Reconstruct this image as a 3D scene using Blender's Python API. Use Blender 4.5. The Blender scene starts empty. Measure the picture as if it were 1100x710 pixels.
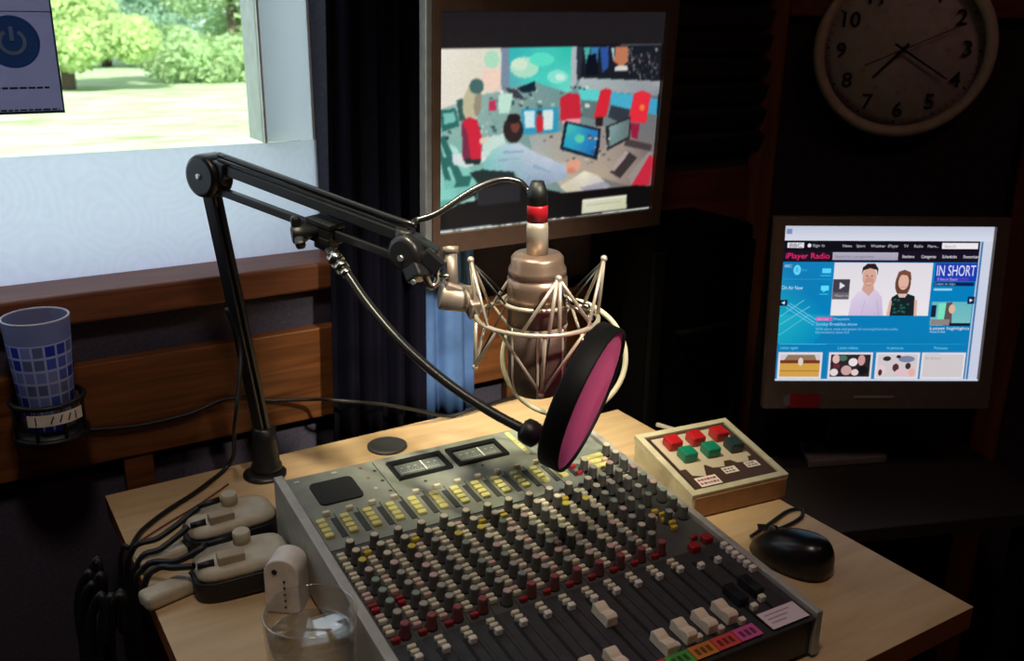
import bpy, bmesh, math, random
from mathutils import Vector, Matrix, Euler, Quaternion
random.seed(7)
S = bpy.context.scene
COL = S.collection
V = Vector
PI = math.pi

# ------------------------------------------------------------------ camera model (metres, desk top at z = 0, floor at z = -0.75)
FPX = 1017.1
RM = Matrix(((0.850, -0.156, 0.503), (-0.526, -0.275, 0.805), (0.013, -0.949, -0.315)))
_r = [V((RM[0][i], RM[1][i], RM[2][i])) for i in range(3)]
_r[2].normalize(); _r[0] = (_r[0] - _r[2] * _r[0].dot(_r[2])).normalized(); _r[1] = _r[2].cross(_r[0])
CAM = V((0, 0, 0.55))
def ray(px, py): return _r[0] * (px - 550) + _r[1] * (py - 355) + _r[2] * FPX
def at(px, py, D): return CAM + ray(px, py) * (D / FPX)
def on(px, py, axis, val):
    r = ray(px, py); return CAM + r * ((val - CAM[axis]) / r[axis])
def onplane(px, py, p0, n):
    r = ray(px, py); return CAM + r * ((p0 - CAM).dot(n) / r.dot(n))

# ------------------------------------------------------------------ colours and materials
def lin(c):
    def f(x):
        x /= 255.0
        return x / 12.92 if x <= 0.04045 else ((x + 0.055) / 1.055) ** 2.4
    return (f(c[0]), f(c[1]), f(c[2]), 1.0)
MATS = {}
def mat(name, rgb=(128, 128, 128), rough=0.5, metal=0.0, noise=0.12, scale=60.0, spec=0.5, bump=0.0, coat=0.0, emit=0.0, sheen=0.0):
    if name in MATS: return MATS[name]
    m = bpy.data.materials.new(name); m.use_nodes = True
    nt = m.node_tree; b = nt.nodes['Principled BSDF']
    c = lin(rgb)
    tc = nt.nodes.new('ShaderNodeTexCoord'); nz = nt.nodes.new('ShaderNodeTexNoise')
    nz.inputs['Scale'].default_value = scale; nz.inputs['Detail'].default_value = 4
    nt.links.new(tc.outputs['Object'], nz.inputs['Vector'])
    rp = nt.nodes.new('ShaderNodeValToRGB')
    rp.color_ramp.elements[0].color = tuple(x * (1 - noise) for x in c[:3]) + (1,)
    rp.color_ramp.elements[1].color = tuple(min(1, x * (1 + noise)) for x in c[:3]) + (1,)
    rp.color_ramp.elements[0].position = 0.3; rp.color_ramp.elements[1].position = 0.7
    nt.links.new(nz.outputs['Fac'], rp.inputs['Fac'])
    nt.links.new(rp.outputs['Color'], b.inputs['Base Color'])
    b.inputs['Roughness'].default_value = rough; b.inputs['Metallic'].default_value = metal
    b.inputs['Specular IOR Level'].default_value = spec; b.inputs['Coat Weight'].default_value = coat
    b.inputs['Sheen Weight'].default_value = sheen
    if bump:
        bp = nt.nodes.new('ShaderNodeBump'); bp.inputs['Strength'].default_value = bump; bp.inputs['Distance'].default_value = 0.002
        nt.links.new(nz.outputs['Fac'], bp.inputs['Height']); nt.links.new(bp.outputs['Normal'], b.inputs['Normal'])
    if emit:
        nt.links.new(rp.outputs['Color'], b.inputs['Emission Color']); b.inputs['Emission Strength'].default_value = emit
    MATS[name] = m
    return m
def wood(name, c1, c2, stretch=(1.5, 22, 22), rough=0.45, spec=0.4):
    if name in MATS: return MATS[name]
    m = bpy.data.materials.new(name); m.use_nodes = True
    nt = m.node_tree; b = nt.nodes['Principled BSDF']
    tc = nt.nodes.new('ShaderNodeTexCoord'); mp = nt.nodes.new('ShaderNodeMapping'); mp.inputs['Scale'].default_value = stretch
    nz = nt.nodes.new('ShaderNodeTexNoise'); nz.inputs['Scale'].default_value = 3.0; nz.inputs['Detail'].default_value = 8; nz.inputs['Distortion'].default_value = 1.2
    rp = nt.nodes.new('ShaderNodeValToRGB'); rp.color_ramp.elements[0].color = lin(c1); rp.color_ramp.elements[1].color = lin(c2)
    rp.color_ramp.elements[0].position = 0.32; rp.color_ramp.elements[1].position = 0.68
    nt.links.new(tc.outputs['Object'], mp.inputs['Vector']); nt.links.new(mp.outputs['Vector'], nz.inputs['Vector'])
    nt.links.new(nz.outputs['Fac'], rp.inputs['Fac']); nt.links.new(rp.outputs['Color'], b.inputs['Base Color'])
    b.inputs['Roughness'].default_value = rough; b.inputs['Specular IOR Level'].default_value = spec
    MATS[name] = m
    return m
def glassmat(name, tint=(1, 1, 1), refl=0.06, rough=0.0, fres=False):
    if name in MATS: return MATS[name]
    m = bpy.data.materials.new(name); m.use_nodes = True; nt = m.node_tree; nt.nodes.clear()
    o = nt.nodes.new('ShaderNodeOutputMaterial'); mx = nt.nodes.new('ShaderNodeMixShader')
    t = nt.nodes.new('ShaderNodeBsdfTransparent'); t.inputs['Color'].default_value = (*tint, 1)
    g = nt.nodes.new('ShaderNodeBsdfGlossy'); g.inputs['Roughness'].default_value = rough
    if fres:
        lw = nt.nodes.new('ShaderNodeLayerWeight'); lw.inputs['Blend'].default_value = 0.35
        mr = nt.nodes.new('ShaderNodeMath'); mr.operation = 'MULTIPLY_ADD'; mr.inputs[1].default_value = 0.55; mr.inputs[2].default_value = refl
        nt.links.new(lw.outputs['Facing'], mr.inputs[0]); nt.links.new(mr.outputs[0], mx.inputs[0])
    else:
        mx.inputs[0].default_value = refl
    nt.links.new(t.outputs[0], mx.inputs[1]); nt.links.new(g.outputs[0], mx.inputs[2]); nt.links.new(mx.outputs[0], o.inputs[0])
    MATS[name] = m
    return m
def frostmat(name, rgb, swirl=True, gain=1.0):
    """frosted film: diffusely lets the daylight through, with a faint scroll pattern in the film"""
    m = bpy.data.materials.new(name); m.use_nodes = True; nt = m.node_tree; nt.nodes.clear()
    o = nt.nodes.new('ShaderNodeOutputMaterial'); mx = nt.nodes.new('ShaderNodeMixShader'); mx.inputs[0].default_value = 0.12
    tr = nt.nodes.new('ShaderNodeBsdfTranslucent'); df = nt.nodes.new('ShaderNodeBsdfDiffuse'); df.inputs['Color'].default_value = (0.6, 0.62, 0.66, 1)
    c = lin(rgb); c = tuple(min(1, x * gain) for x in c[:3]) + (1,)
    tc = nt.nodes.new('ShaderNodeTexCoord')
    if swirl:
        vo = nt.nodes.new('ShaderNodeTexVoronoi'); vo.inputs['Scale'].default_value = 13
        si = nt.nodes.new('ShaderNodeMath'); si.operation = 'MULTIPLY'; si.inputs[1].default_value = 58
        sn = nt.nodes.new('ShaderNodeMath'); sn.operation = 'SINE'
        nt.links.new(tc.outputs['Object'], vo.inputs['Vector']); nt.links.new(vo.outputs['Distance'], si.inputs[0]); nt.links.new(si.outputs[0], sn.inputs[0])
        nz = nt.nodes.new('ShaderNodeTexNoise'); nz.inputs['Scale'].default_value = 90
        nt.links.new(tc.outputs['Object'], nz.inputs['Vector'])
        ad = nt.nodes.new('ShaderNodeMath'); ad.operation = 'MULTIPLY_ADD'; ad.inputs[1].default_value = 0.16
        nt.links.new(sn.outputs[0], ad.inputs[0]); nt.links.new(nz.outputs['Fac'], ad.inputs[2])
        rp = nt.nodes.new('ShaderNodeValToRGB')
        rp.color_ramp.elements[0].color = tuple(x * 0.90 for x in c[:3]) + (1,); rp.color_ramp.elements[1].color = c
        nt.links.new(ad.outputs[0], rp.inputs['Fac']); nt.links.new(rp.outputs['Color'], tr.inputs['Color'])
    else:
        tr.inputs['Color'].default_value = c
    nt.links.new(tr.outputs[0], mx.inputs[1]); nt.links.new(df.outputs[0], mx.inputs[2]); nt.links.new(mx.outputs[0], o.inputs[0])
    MATS[name] = m
    return m
def paintmat(name, emit=0.0, rough=0.6):
    """colour per corner from the mesh: printed pictures (or, with emit, what a screen shows)"""
    if name in MATS: return MATS[name]
    m = bpy.data.materials.new(name); m.use_nodes = True; nt = m.node_tree; b = nt.nodes['Principled BSDF']
    a = nt.nodes.new('ShaderNodeVertexColor'); a.layer_name = 'Col'
    if emit:
        b.inputs['Base Color'].default_value = (0.01, 0.01, 0.012, 1); b.inputs['Roughness'].default_value = 0.35
        nt.links.new(a.outputs['Color'], b.inputs['Emission Color']); b.inputs['Emission Strength'].default_value = emit
    else:
        nt.links.new(a.outputs['Color'], b.inputs['Base Color']); b.inputs['Roughness'].default_value = rough
    MATS[name] = m
    return m

# ------------------------------------------------------------------ mesh builder
def frame_from(d):
    d = d.normalized(); a = V((0, 0, 1)) if abs(d.z) < 0.9 else V((1, 0, 0))
    u = d.cross(a).normalized(); return u, d.cross(u).normalized(), d
class MB:
    def __init__(s): s.bm = bmesh.new()
    def box(s, c, size, rot=None, bev=0.0, seg=2):
        M = Matrix.Translation(V(c)) @ (rot.to_4x4() if rot else Matrix.Identity(4)) @ Matrix.Diagonal((*size, 1))
        r = bmesh.ops.create_cube(s.bm, size=1.0, matrix=M)
        if bev:
            es = {e for v in r['verts'] for e in v.link_edges}
            bmesh.ops.bevel(s.bm, geom=list(es), offset=bev, segments=seg, profile=0.5, affect='EDGES')
        return s
    def lathe(s, prof, p0, axis=V((0, 0, 1)), n=24, caps=True, scale=(1, 1)):
        u, w, d = frame_from(V(axis)); p0 = V(p0); rings = []
        for r, h in prof:
            rings.append([s.bm.verts.new(p0 + d * h + u * (r * scale[0] * math.cos(2 * PI * k / n)) + w * (r * scale[1] * math.sin(2 * PI * k / n))) for k in range(n)])
        for a, b in zip(rings, rings[1:]):
            for k in range(n):
                f = s.bm.faces.new((a[k], a[(k + 1) % n], b[(k + 1) % n], b[k])); f.smooth = True
        if caps:
            s.bm.faces.new(rings[0][::-1]); s.bm.faces.new(rings[-1])
        return s
    def cyl(s, p0, p1, r0, r1=None, n=16, bev=0.0):
        r1 = r0 if r1 is None else r1; p0 = V(p0); p1 = V(p1); L = (p1 - p0).length
        pr = [(r0, 0), (r1, L)] if not bev else [(r0 - bev, 0), (r0, bev), (r1, L - bev), (r1 - bev, L)]
        return s.lathe(pr, p0, p1 - p0, n)
    def tube(s, pts, r, n=8, closed=False, smooth=True, steps=6):
        pts = [V(p) for p in pts]
        if smooth and len(pts) > 2:
            out = []; m = len(pts); rng = range(m) if closed else range(m - 1)
            for i in rng:
                p0 = pts[(i - 1) % m] if closed or i > 0 else pts[0]; p1 = pts[i]; p2 = pts[(i + 1) % m]
                p3 = pts[(i + 2) % m] if closed or i + 2 < m else pts[-1]
                for k in range(steps):
                    t = k / steps
                    out.append(0.5 * ((2 * p1) + (p2 - p0) * t + (2 * p0 - 5 * p1 + 4 * p2 - p3) * t * t + (3 * p1 - p0 - 3 * p2 + p3) * t ** 3))
            if not closed: out.append(pts[-1])
            pts = out
        m = len(pts); rings = []; nrm = None
        for i, p in enumerate(pts):
            a = pts[(i - 1) % m] if closed or i > 0 else p; b = pts[(i + 1) % m] if closed or i < m - 1 else p
            t = (b - a).normalized() if (b - a).length > 1e-9 else V((0, 0, 1))
            if nrm is None: nrm = frame_from(t)[0]
            nrm = (nrm - t * nrm.dot(t)).normalized(); bn = t.cross(nrm)
            rr = r(i / max(1, m - 1)) if callable(r) else r
            rings.append([s.bm.verts.new(p + nrm * (rr * math.cos(2 * PI * k / n)) + bn * (rr * math.sin(2 * PI * k / n))) for k in range(n)])
        for i in range(m if closed else m - 1):
            A = rings[i]; B = rings[(i + 1) % m]
            for k in range(n):
                f = s.bm.faces.new((A[k], A[(k + 1) % n], B[(k + 1) % n], B[k])); f.smooth = True
        if not closed:
            s.bm.faces.new(rings[0][::-1]); s.bm.faces.new(rings[-1])
        return s
    def bar(s, p0, p1, w, h, up=V((0, 0, 1)), bev=0.0):
        p0 = V(p0); p1 = V(p1); d = (p1 - p0).normalized(); x = d.cross(up).normalized(); y = x.cross(d)
        R = Matrix((x, d, y)).transposed()
        return s.box((p0 + p1) / 2, (w, (p1 - p0).length, h), R, bev)
    def prism(s, poly, h, bev=0.0):
        """poly: 3-D points of one planar face; h: thickness vector"""
        h = V(h); a = [s.bm.verts.new(V(p)) for p in poly]; b = [s.bm.verts.new(V(p) + h) for p in poly]; n = len(a)
        fs = [s.bm.faces.new(a), s.bm.faces.new(b[::-1])]
        for k in range(n): fs.append(s.bm.faces.new((a[k], b[k], b[(k + 1) % n], a[(k + 1) % n])))
        if bev:
            es = {e for f in fs for e in f.edges}
            bmesh.ops.bevel(s.bm, geom=list(es), offset=bev, segments=2, profile=0.5, affect='EDGES')
        return s
    def ball(s, c, r, scale=(1, 1, 1), rot=None, u=16, v=12):
        M = Matrix.Translation(V(c)) @ (rot.to_4x4() if rot else Matrix.Identity(4)) @ Matrix.Diagonal((*scale, 1))
        x = bmesh.ops.create_uvsphere(s.bm, u_segments=u, v_segments=v, radius=r, matrix=M)
        for f in {f for q in x['verts'] for f in q.link_faces}: f.smooth = True
        return s
    def mesh(s, name):
        bmesh.ops.recalc_face_normals(s.bm, faces=s.bm.faces[:])
        me = bpy.data.meshes.new(name); s.bm.to_mesh(me); s.bm.free(); return me
    def build(s, name, m, parent=None, local=False):
        if parent is not None and not local:
            s.bm.transform(wm(parent).inverted())
        me = s.mesh(name); me.materials.append(m)
        return link(name, me, parent)
def wm(o):
    M = o.matrix_basis.copy(); p = o.parent
    while p: M = p.matrix_basis @ M; p = p.parent
    return M
def link(name, me, parent=None):
    o = bpy.data.objects.new(name, me); COL.objects.link(o)
    if parent is not None: o.parent = parent
    return o
def tag(o, label=None, cat=None, group=None, kind=None):
    if label: o['label'] = label
    if cat: o['category'] = cat
    if group: o['group'] = group
    if kind: o['kind'] = kind
    return o
def thing(name, label, cat, loc=(0, 0, 0), rot=0.0, group=None):
    o = bpy.data.objects.new(name, None); COL.objects.link(o); o.empty_display_size = 0.02
    o.location = V(loc); o.rotation_euler = (0, 0, rot)
    return tag(o, label, cat, group)
def struct(o): o['kind'] = 'structure'; return o

# flat painter: polygons in a plane, painted back to front (pictures on screens, dial print, labels)
class Paint:
    def __init__(s, step=0.00003): s.v = []; s.f = []; s.c = []; s.k = 0; s.step = step
    def poly(s, pts, col, cols=None):
        b = len(s.v); z = s.k * s.step; s.k += 1
        for p in pts: s.v.append((p[0], p[1], z))
        s.f.append(tuple(range(b, b + len(pts)))); s.c.append(cols or [col] * len(pts)); return s
    def rect(s, x0, y0, x1, y1, col, bottom=None):
        return s.poly([(x0, y0), (x1, y0), (x1, y1), (x0, y1)], col, [col, col, bottom, bottom] if bottom else None)
    def ell(s, cx, cy, rx, ry, col, n=18, a0=0, a1=2 * PI):
        return s.poly([(cx + rx * math.cos(a0 + (a1 - a0) * k / n), cy + ry * math.sin(a0 + (a1 - a0) * k / n)) for k in range(n)], col)
    def line(s, p, q, w, col):
        d = V((q[0] - p[0], q[1] - p[1])); n = V((-d.y, d.x)).normalized() * (w / 2)
        return s.poly([(p[0] + n.x, p[1] + n.y), (q[0] + n.x, q[1] + n.y), (q[0] - n.x, q[1] - n.y), (p[0] - n.x, p[1] - n.y)], col)
    def text(s, txt, x, y, h, col, w=None, center=False, flip=True, rot=0.0, bold=0.0):
        """y is the baseline; h the capital height; flip: picture y runs downward"""
        cu = bpy.data.curves.new('glyphs', 'FONT'); cu.body = txt; cu.resolution_u = 3; cu.offset = bold
        ob = bpy.data.objects.new('glyphs', cu); COL.objects.link(ob)
        dg = bpy.context.evaluated_depsgraph_get(); me = ob.evaluated_get(dg).to_mesh()
        vs = [v.co.copy() for v in me.vertices]; fs = [tuple(p.vertices) for p in me.polygons]
        ob.evaluated_get(dg).to_mesh_clear(); bpy.data.objects.remove(ob); bpy.data.curves.remove(cu)
        if not vs: return s
        mx = max(v.x for v in vs); mn = min(v.x for v in vs); my = max(v.y for v in vs) if not txt.islower() else 0.7
        sy = h / max(my, 0.1); sx = sy if w is None else w / (mx - mn); b = len(s.v); z = s.k * s.step; s.k += 1
        cr, sr = math.cos(rot), math.sin(rot)
        for v in vs:
            lx = (v.x - ((mx + mn) / 2 if center else mn)) * sx; ly = v.y * sy * (-1 if flip else 1)
            s.v.append((x + lx * cr - ly * sr, y + lx * sr + ly * cr, z))
        for f in fs: s.f.append(tuple(b + i for i in f)); s.c.append([col] * len(f))
        return s
    def raster(s, name, m, parent, M, w, h, nx, ny, blur=1):
        """the same picture shown by a screen of nx x ny soft cells (w x h metres)"""
        buf = [[(0.0, 0.0, 0.0)] * nx for _ in range(ny)]
        for f, c in zip(s.f, s.c):
            pts = [((s.v[i][0] / w + 0.5) * nx, (s.v[i][1] / h + 0.5) * ny) for i in f]; n = len(pts)
            flat = all(q == c[0] for q in c)
            x0 = max(0, int(min(p[0] for p in pts))); x1 = min(nx - 1, int(max(p[0] for p in pts)) + 1)
            y0 = max(0, int(min(p[1] for p in pts))); y1 = min(ny - 1, int(max(p[1] for p in pts)) + 1)
            for iy in range(y0, y1 + 1):
                yy = iy + 0.5; xs = []
                for k in range(n):
                    ax_, ay_ = pts[k]; bx_, by_ = pts[(k + 1) % n]
                    if (ay_ > yy) != (by_ > yy): xs.append(ax_ + (yy - ay_) * (bx_ - ax_) / (by_ - ay_))
                xs.sort()
                for a, b in zip(xs[::2], xs[1::2]):
                    for ix in range(max(x0, int(math.ceil(a - 0.5))), min(x1, int(math.floor(b - 0.5))) + 1):
                        if flat: buf[iy][ix] = c[0]; continue
                        r = g = bl = tw = 0.0
                        for (qx, qy), q in zip(pts, c):
                            wt = 1.0 / ((qx - ix - 0.5) ** 2 + (qy - yy) ** 2 + 4.0); tw += wt; r += q[0] * wt; g += q[1] * wt; bl += q[2] * wt
                        buf[iy][ix] = (r / tw, g / tw, bl / tw)
        rnd = random.Random(5)
        for _ in range(blur):
            for axis in (0, 1):
                nb = [row[:] for row in buf]
                for iy in range(ny):
                    for ix in range(nx):
                        p = buf[iy][max(0, ix - 1)] if axis == 0 else buf[max(0, iy - 1)][ix]; q = buf[iy][min(nx - 1, ix + 1)] if axis == 0 else buf[min(ny - 1, iy + 1)][ix]; o = buf[iy][ix]
                        nb[iy][ix] = tuple(0.25 * p[k] + 0.5 * o[k] + 0.25 * q[k] for k in range(3))
                buf = nb
        vs = [(w * ((ix + 0.5) / nx - 0.5) * nx / (nx - 1), h * ((iy + 0.5) / ny - 0.5) * ny / (ny - 1), 0) for iy in range(ny) for ix in range(nx)]
        fs = [(iy * nx + ix, iy * nx + ix + 1, (iy + 1) * nx + ix + 1, (iy + 1) * nx + ix) for iy in range(ny - 1) for ix in range(nx - 1)]
        me = bpy.data.meshes.new(name); me.from_pydata(vs, [], fs); a = me.color_attributes.new('Col', 'FLOAT_COLOR', 'POINT'); i = 0
        flat_ = []
        for row in buf:
            for c in row:
                l_ = sum(c) / 3; d = rnd.gauss(0, 1.2 + l_ * 0.010); flat_ += lin(tuple(min(255, max(0, v + d)) for v in c))
        a.data.foreach_set('color', flat_); me.transform(M); me.materials.append(m)
        return link(name, me, parent)
    def build(s, name, m, parent, M=None, fn=None):
        """fn maps painter x,y to local x,y; M the plane in the parent's local space"""
        vs = [(*(fn(x, y) if fn else (x, y)), z) for x, y, z in s.v]
        fs, cs = [], []
        for f, c in zip(s.f, s.c):
            fs.append(f); cs.append(c)
        me = bpy.data.meshes.new(name); me.from_pydata([V(v) for v in vs], [], fs)
        a = me.color_attributes.new('Col', 'FLOAT_COLOR', 'CORNER'); i = 0
        for p, c in zip(me.polygons, cs):
            for k in range(len(p.vertices)):
                a.data[p.loop_indices[k]].color = lin(c[k])
        # every face looks along +z of the plane
        bm = bmesh.new(); bm.from_mesh(me)
        for f in bm.faces:
            f.normal_update()
            if f.normal.z < 0: f.normal_flip()
        if M is not None: bm.transform(M)
        bm.to_mesh(me); bm.free(); me.materials.append(m)
        return link(name, me, parent)

# ------------------------------------------------------------------ shared materials
BLACK = mat('black_plastic', (22, 22, 24), 0.42)
BLACKM = mat('black_metal', (26, 26, 29), 0.35, spec=0.6)
RUBBER = mat('black_rubber', (14, 14, 15), 0.5)
CHROME = mat('chrome', (205, 200, 190), 0.22, 1.0, noise=0.04)
NICKEL = mat('satin_nickel', (206, 192, 174), 0.34, 0.55, noise=0.04)
FABRIC = mat('wall_fabric', (74, 70, 84), 0.95, noise=0.18, scale=220, spec=0.1, bump=0.2)
DARKFAB = mat('dark_panel_fabric', (58, 50, 54), 0.95, noise=0.2, scale=240, spec=0.1)
PLANK = wood('oak_plank', (86, 49, 23), (124, 75, 39))
REDWOOD = wood('red_brown_wood', (92, 44, 24), (124, 64, 36), (2, 20, 20))
POSTW = wood('brown_post_wood', (112, 62, 34), (140, 84, 48), (20, 20, 1.5))
SILLW = wood('sill_wood', (112, 66, 44), (142, 88, 60))
DESKW = wood('beech_desk_top', (190, 158, 118), (206, 176, 136), (2.0, 14, 14), 0.42, 0.4)
EDGEW = wood('desk_edge_band', (132, 72, 40), (152, 88, 52))
FLOORW = wood('floor_boards', (84, 44, 30), (112, 62, 42), (3, 14, 14))
CREAM = mat('cream_plastic', (190, 182, 154), 0.5)
PAINT = paintmat('printed_ink'); SCREEN = paintmat('screen_glow', 1.0)

# ------------------------------------------------------------------ setting
YW = 1.20; ZC = 1.75; ZF = -0.75
WX0, WX1, WZ0, WZ1 = -1.05, 0.465, 0.222, 1.40       # window opening
m = MB()
m.box(((-1.8 + 1.25) / 2, YW + 0.09, (ZF + WZ0) / 2), (3.05, 0.18, WZ0 - ZF))
m.box(((-1.8 + 1.25) / 2, YW + 0.09, (WZ1 + ZC) / 2), (3.05, 0.18, ZC - WZ1))
m.box(((-1.8 + WX0) / 2, YW + 0.09, (WZ0 + WZ1) / 2), (WX0 + 1.8, 0.18, WZ1 - WZ0))
m.box(((WX1 + 1.25) / 2, YW + 0.09, (WZ0 + WZ1) / 2), (1.25 - WX1, 0.18, WZ1 - WZ0))
struct(m.build('wall_back', FABRIC))
ua = V((math.cos(math.radians(-48)), math.sin(math.radians(-48)), 0)); na = V((-ua.y, ua.x, 0))   # along / away from the room
PA = V((1.25, YW, 0)); PB = PA + ua * 1.15
def quadwall(name, a, b, out, mt):
    mm = MB(); mm.prism([V((a.x, a.y, ZF)), V((b.x, b.y, ZF)), V((b.x, b.y, ZC)), V((a.x, a.y, ZC))], out * 0.15)
    return struct(mm.build(name, mt))
quadwall('wall_angled', PA, PB, na, DARKFAB)
quadwall('wall_right', PB, V((PB.x, -1.7, 0)), V((1, 0, 0)), DARKFAB)
quadwall('wall_left', V((-1.8, 1.38, 0)), V((-1.8, -1.7, 0)), V((-1, 0, 0)), FABRIC)
quadwall('wall_front', V((-1.8, -1.7, 0)), V((PB.x, -1.7, 0)), V((0, -1, 0)), DARKFAB)
struct(MB().box((0.2, -0.15, ZF - 0.05), (4.4, 3.4, 0.1)).build('floor', FLOORW))
struct(MB().box((0.2, -0.15, ZC + 0.05), (4.4, 3.4, 0.1)).build('ceiling', mat('ceiling_tile', (120, 112, 104), 0.9)))

# timber on the window wall: dado rail, short uprights under it
struct(MB().box((-0.35, YW - 0.011, 0.0775), (2.72, 0.02, 0.131), bev=0.002).build('trim_1', PLANK))
for i, (x, w) in enumerate(((-0.55, 0.04), (0.178, 0.036), (0.748, 0.034))):
    struct(MB().box((x, YW - 0.009, -0.36), (w, 0.018, 0.744), bev=0.002).build('trim_%d' % (i + 2), PLANK))
# rail under the black slatted vents, right of the television picture
struct(MB().box((1.06, YW - 0.011, 0.255), (0.32, 0.02, 0.105), bev=0.002).build('trim_5', REDWOOD))
# timber frame round the dark panel on the angled wall
def onwall(s, z, out=0.0): return PA + ua * s + V((0, 0, z)) - na * out
def wallboard(name, s0, s1, z0, z1, th, mt):
    mm = MB(); mm.prism([onwall(s0, z0), onwall(s1, z0), onwall(s1, z1), onwall(s0, z1)], -na * th, 0.002); return struct(mm.build(name, mt))
wallboard('trim_6', -0.012, 0.034, ZF, ZC, 0.022, POSTW)
wallboard('trim_7', 0.418, 0.462, ZF, ZC, 0.022, POSTW)
wallboard('trim_8', 0.034, 0.418, 0.557, 0.61, 0.02, REDWOOD)
wallboard('trim_9', 0.462, 1.1, 0.557, 0.61, 0.02, REDWOOD)

# window
win = struct(bpy.data.objects.new('window_1', None)); COL.objects.link(win); win.location = (WX0, YW, WZ0)
YG = 1.255
m = MB(); m.box(((WX0 + WX1) / 2, YW + 0.0325, WZ0 - 0.0075), (WX1 - WX0 + 0.02, 0.105, 0.037), bev=0.004)
m.build('window_sill', SILLW, win)
WHITEP = mat('white_gloss_paint', (214, 220, 226), 0.4)
XM = 0.392; ZB = 0.386
m = MB()
m.box((XM + 0.0015, YG + 0.030, (ZB + WZ1) / 2), (0.003, 0.068, WZ1 - ZB))
m.box((WX1 - 0.002, YG + 0.03, (WZ0 + WZ1) / 2), (0.004, 0.05, WZ1 - WZ0 - 0.025))
m.box((WX0 + 0.02, YG, (WZ0 + WZ1) / 2), (0.04, 0.05, WZ1 - WZ0 - 0.025)); m.box(((WX0 + WX1) / 2, YG, WZ1 - 0.02), (WX1 - WX0, 0.05, 0.04))
m.box((-0.42, YG, (ZB + WZ1) / 2), (0.03, 0.035, WZ1 - ZB), bev=0.003)
m.build('window_frame', WHITEP, win)
MB().box(((WX0 + XM) / 2, YG + 0.004, (ZB + WZ1) / 2), (XM - WX0, 0.004, WZ1 - ZB)).build('clear_pane', glassmat('window_glass', (0.97, 1.0, 0.98), 0.05), win)
m = MB(); m.bm.faces.new([m.bm.verts.new(V(p)) for p in ((WX0, YG + 0.002, WZ0 + 0.01), (WX1, YG + 0.002, WZ0 + 0.01), (WX1, YG + 0.002, ZB), (WX0, YG + 0.002, ZB))])
m.build('frosted_pane', frostmat('frosted_film', (214, 218, 238), True, 1.0), win)
m = MB(); m.bm.faces.new([m.bm.verts.new(V(p)) for p in ((XM + 0.003, YG + 0.004, ZB), (WX1 - 0.004, YG + 0.004, ZB), (WX1 - 0.004, YG + 0.004, WZ1), (XM + 0.003, YG + 0.004, WZ1))])
m.build('side_pane', frostmat('side_frost', (222, 228, 244), False, 1.0), win)

# outside: lawn, trees, hedge
ZL = -1.05
lm = wood('sunlit_lawn', (120, 154, 84), (192, 204, 182), (0.25, 1.4, 1), 0.95, 0.05)
m = MB(); m.bm.faces.new([m.bm.verts.new(V(p)) for p in ((-40, 1.6, ZL), (60, 1.6, ZL), (60, 60, ZL), (-40, 60, ZL))])
struct(m.build('lawn', lm))
def leafmat(name, rgb):
    mm = bpy.data.materials.new(name); mm.use_nodes = True; nt = mm.node_tree; nt.nodes.clear()
    o = nt.nodes.new('ShaderNodeOutputMaterial'); a = nt.nodes.new('ShaderNodeMixShader'); a.inputs[0].default_value = 0.45
    d = nt.nodes.new('ShaderNodeBsdfDiffuse'); t = nt.nodes.new('ShaderNodeBsdfTranslucent')
    tc = nt.nodes.new('ShaderNodeTexCoord'); nz = nt.nodes.new('ShaderNodeTexNoise'); nz.inputs['Scale'].default_value = 1.3
    rp = nt.nodes.new('ShaderNodeValToRGB'); c = lin(rgb)
    rp.color_ramp.elements[0].color = tuple(x * 0.65 for x in c[:3]) + (1,); rp.color_ramp.elements[1].color = tuple(min(1, x * 1.3) for x in c[:3]) + (1,)
    nt.links.new(tc.outputs['Object'], nz.inputs['Vector']); nt.links.new(nz.outputs['Fac'], rp.inputs['Fac'])
    for q in (d, t): nt.links.new(rp.outputs['Color'], q.inputs['Color'])
    nt.links.new(d.outputs[0], a.inputs[1]); nt.links.new(t.outputs[0], a.inputs[2]); nt.links.new(a.outputs[0], o.inputs[0]); return mm
def leaves(m, clumps, n, size):
    for c, r in clumps:
        for _ in range(n):
            d = V((random.gauss(0, 1), random.gauss(0, 1), random.gauss(0, 1))).normalized() * (r * random.random() ** 0.4)
            p = V(c) + V((d.x, d.y, d.z * 0.8)); q = Euler((random.uniform(0, 6), random.uniform(0, 6), 0)).to_matrix()
            s = size * random.uniform(0.6, 1.4); u = q @ V((s, 0, 0)); w = q @ V((0, s * 0.6, 0))
            m.bm.faces.new([m.bm.verts.new(p + x) for x in (-u, -w, u, w)])
BARK = mat('grey_bark', (92, 80, 66), 0.9)
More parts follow.
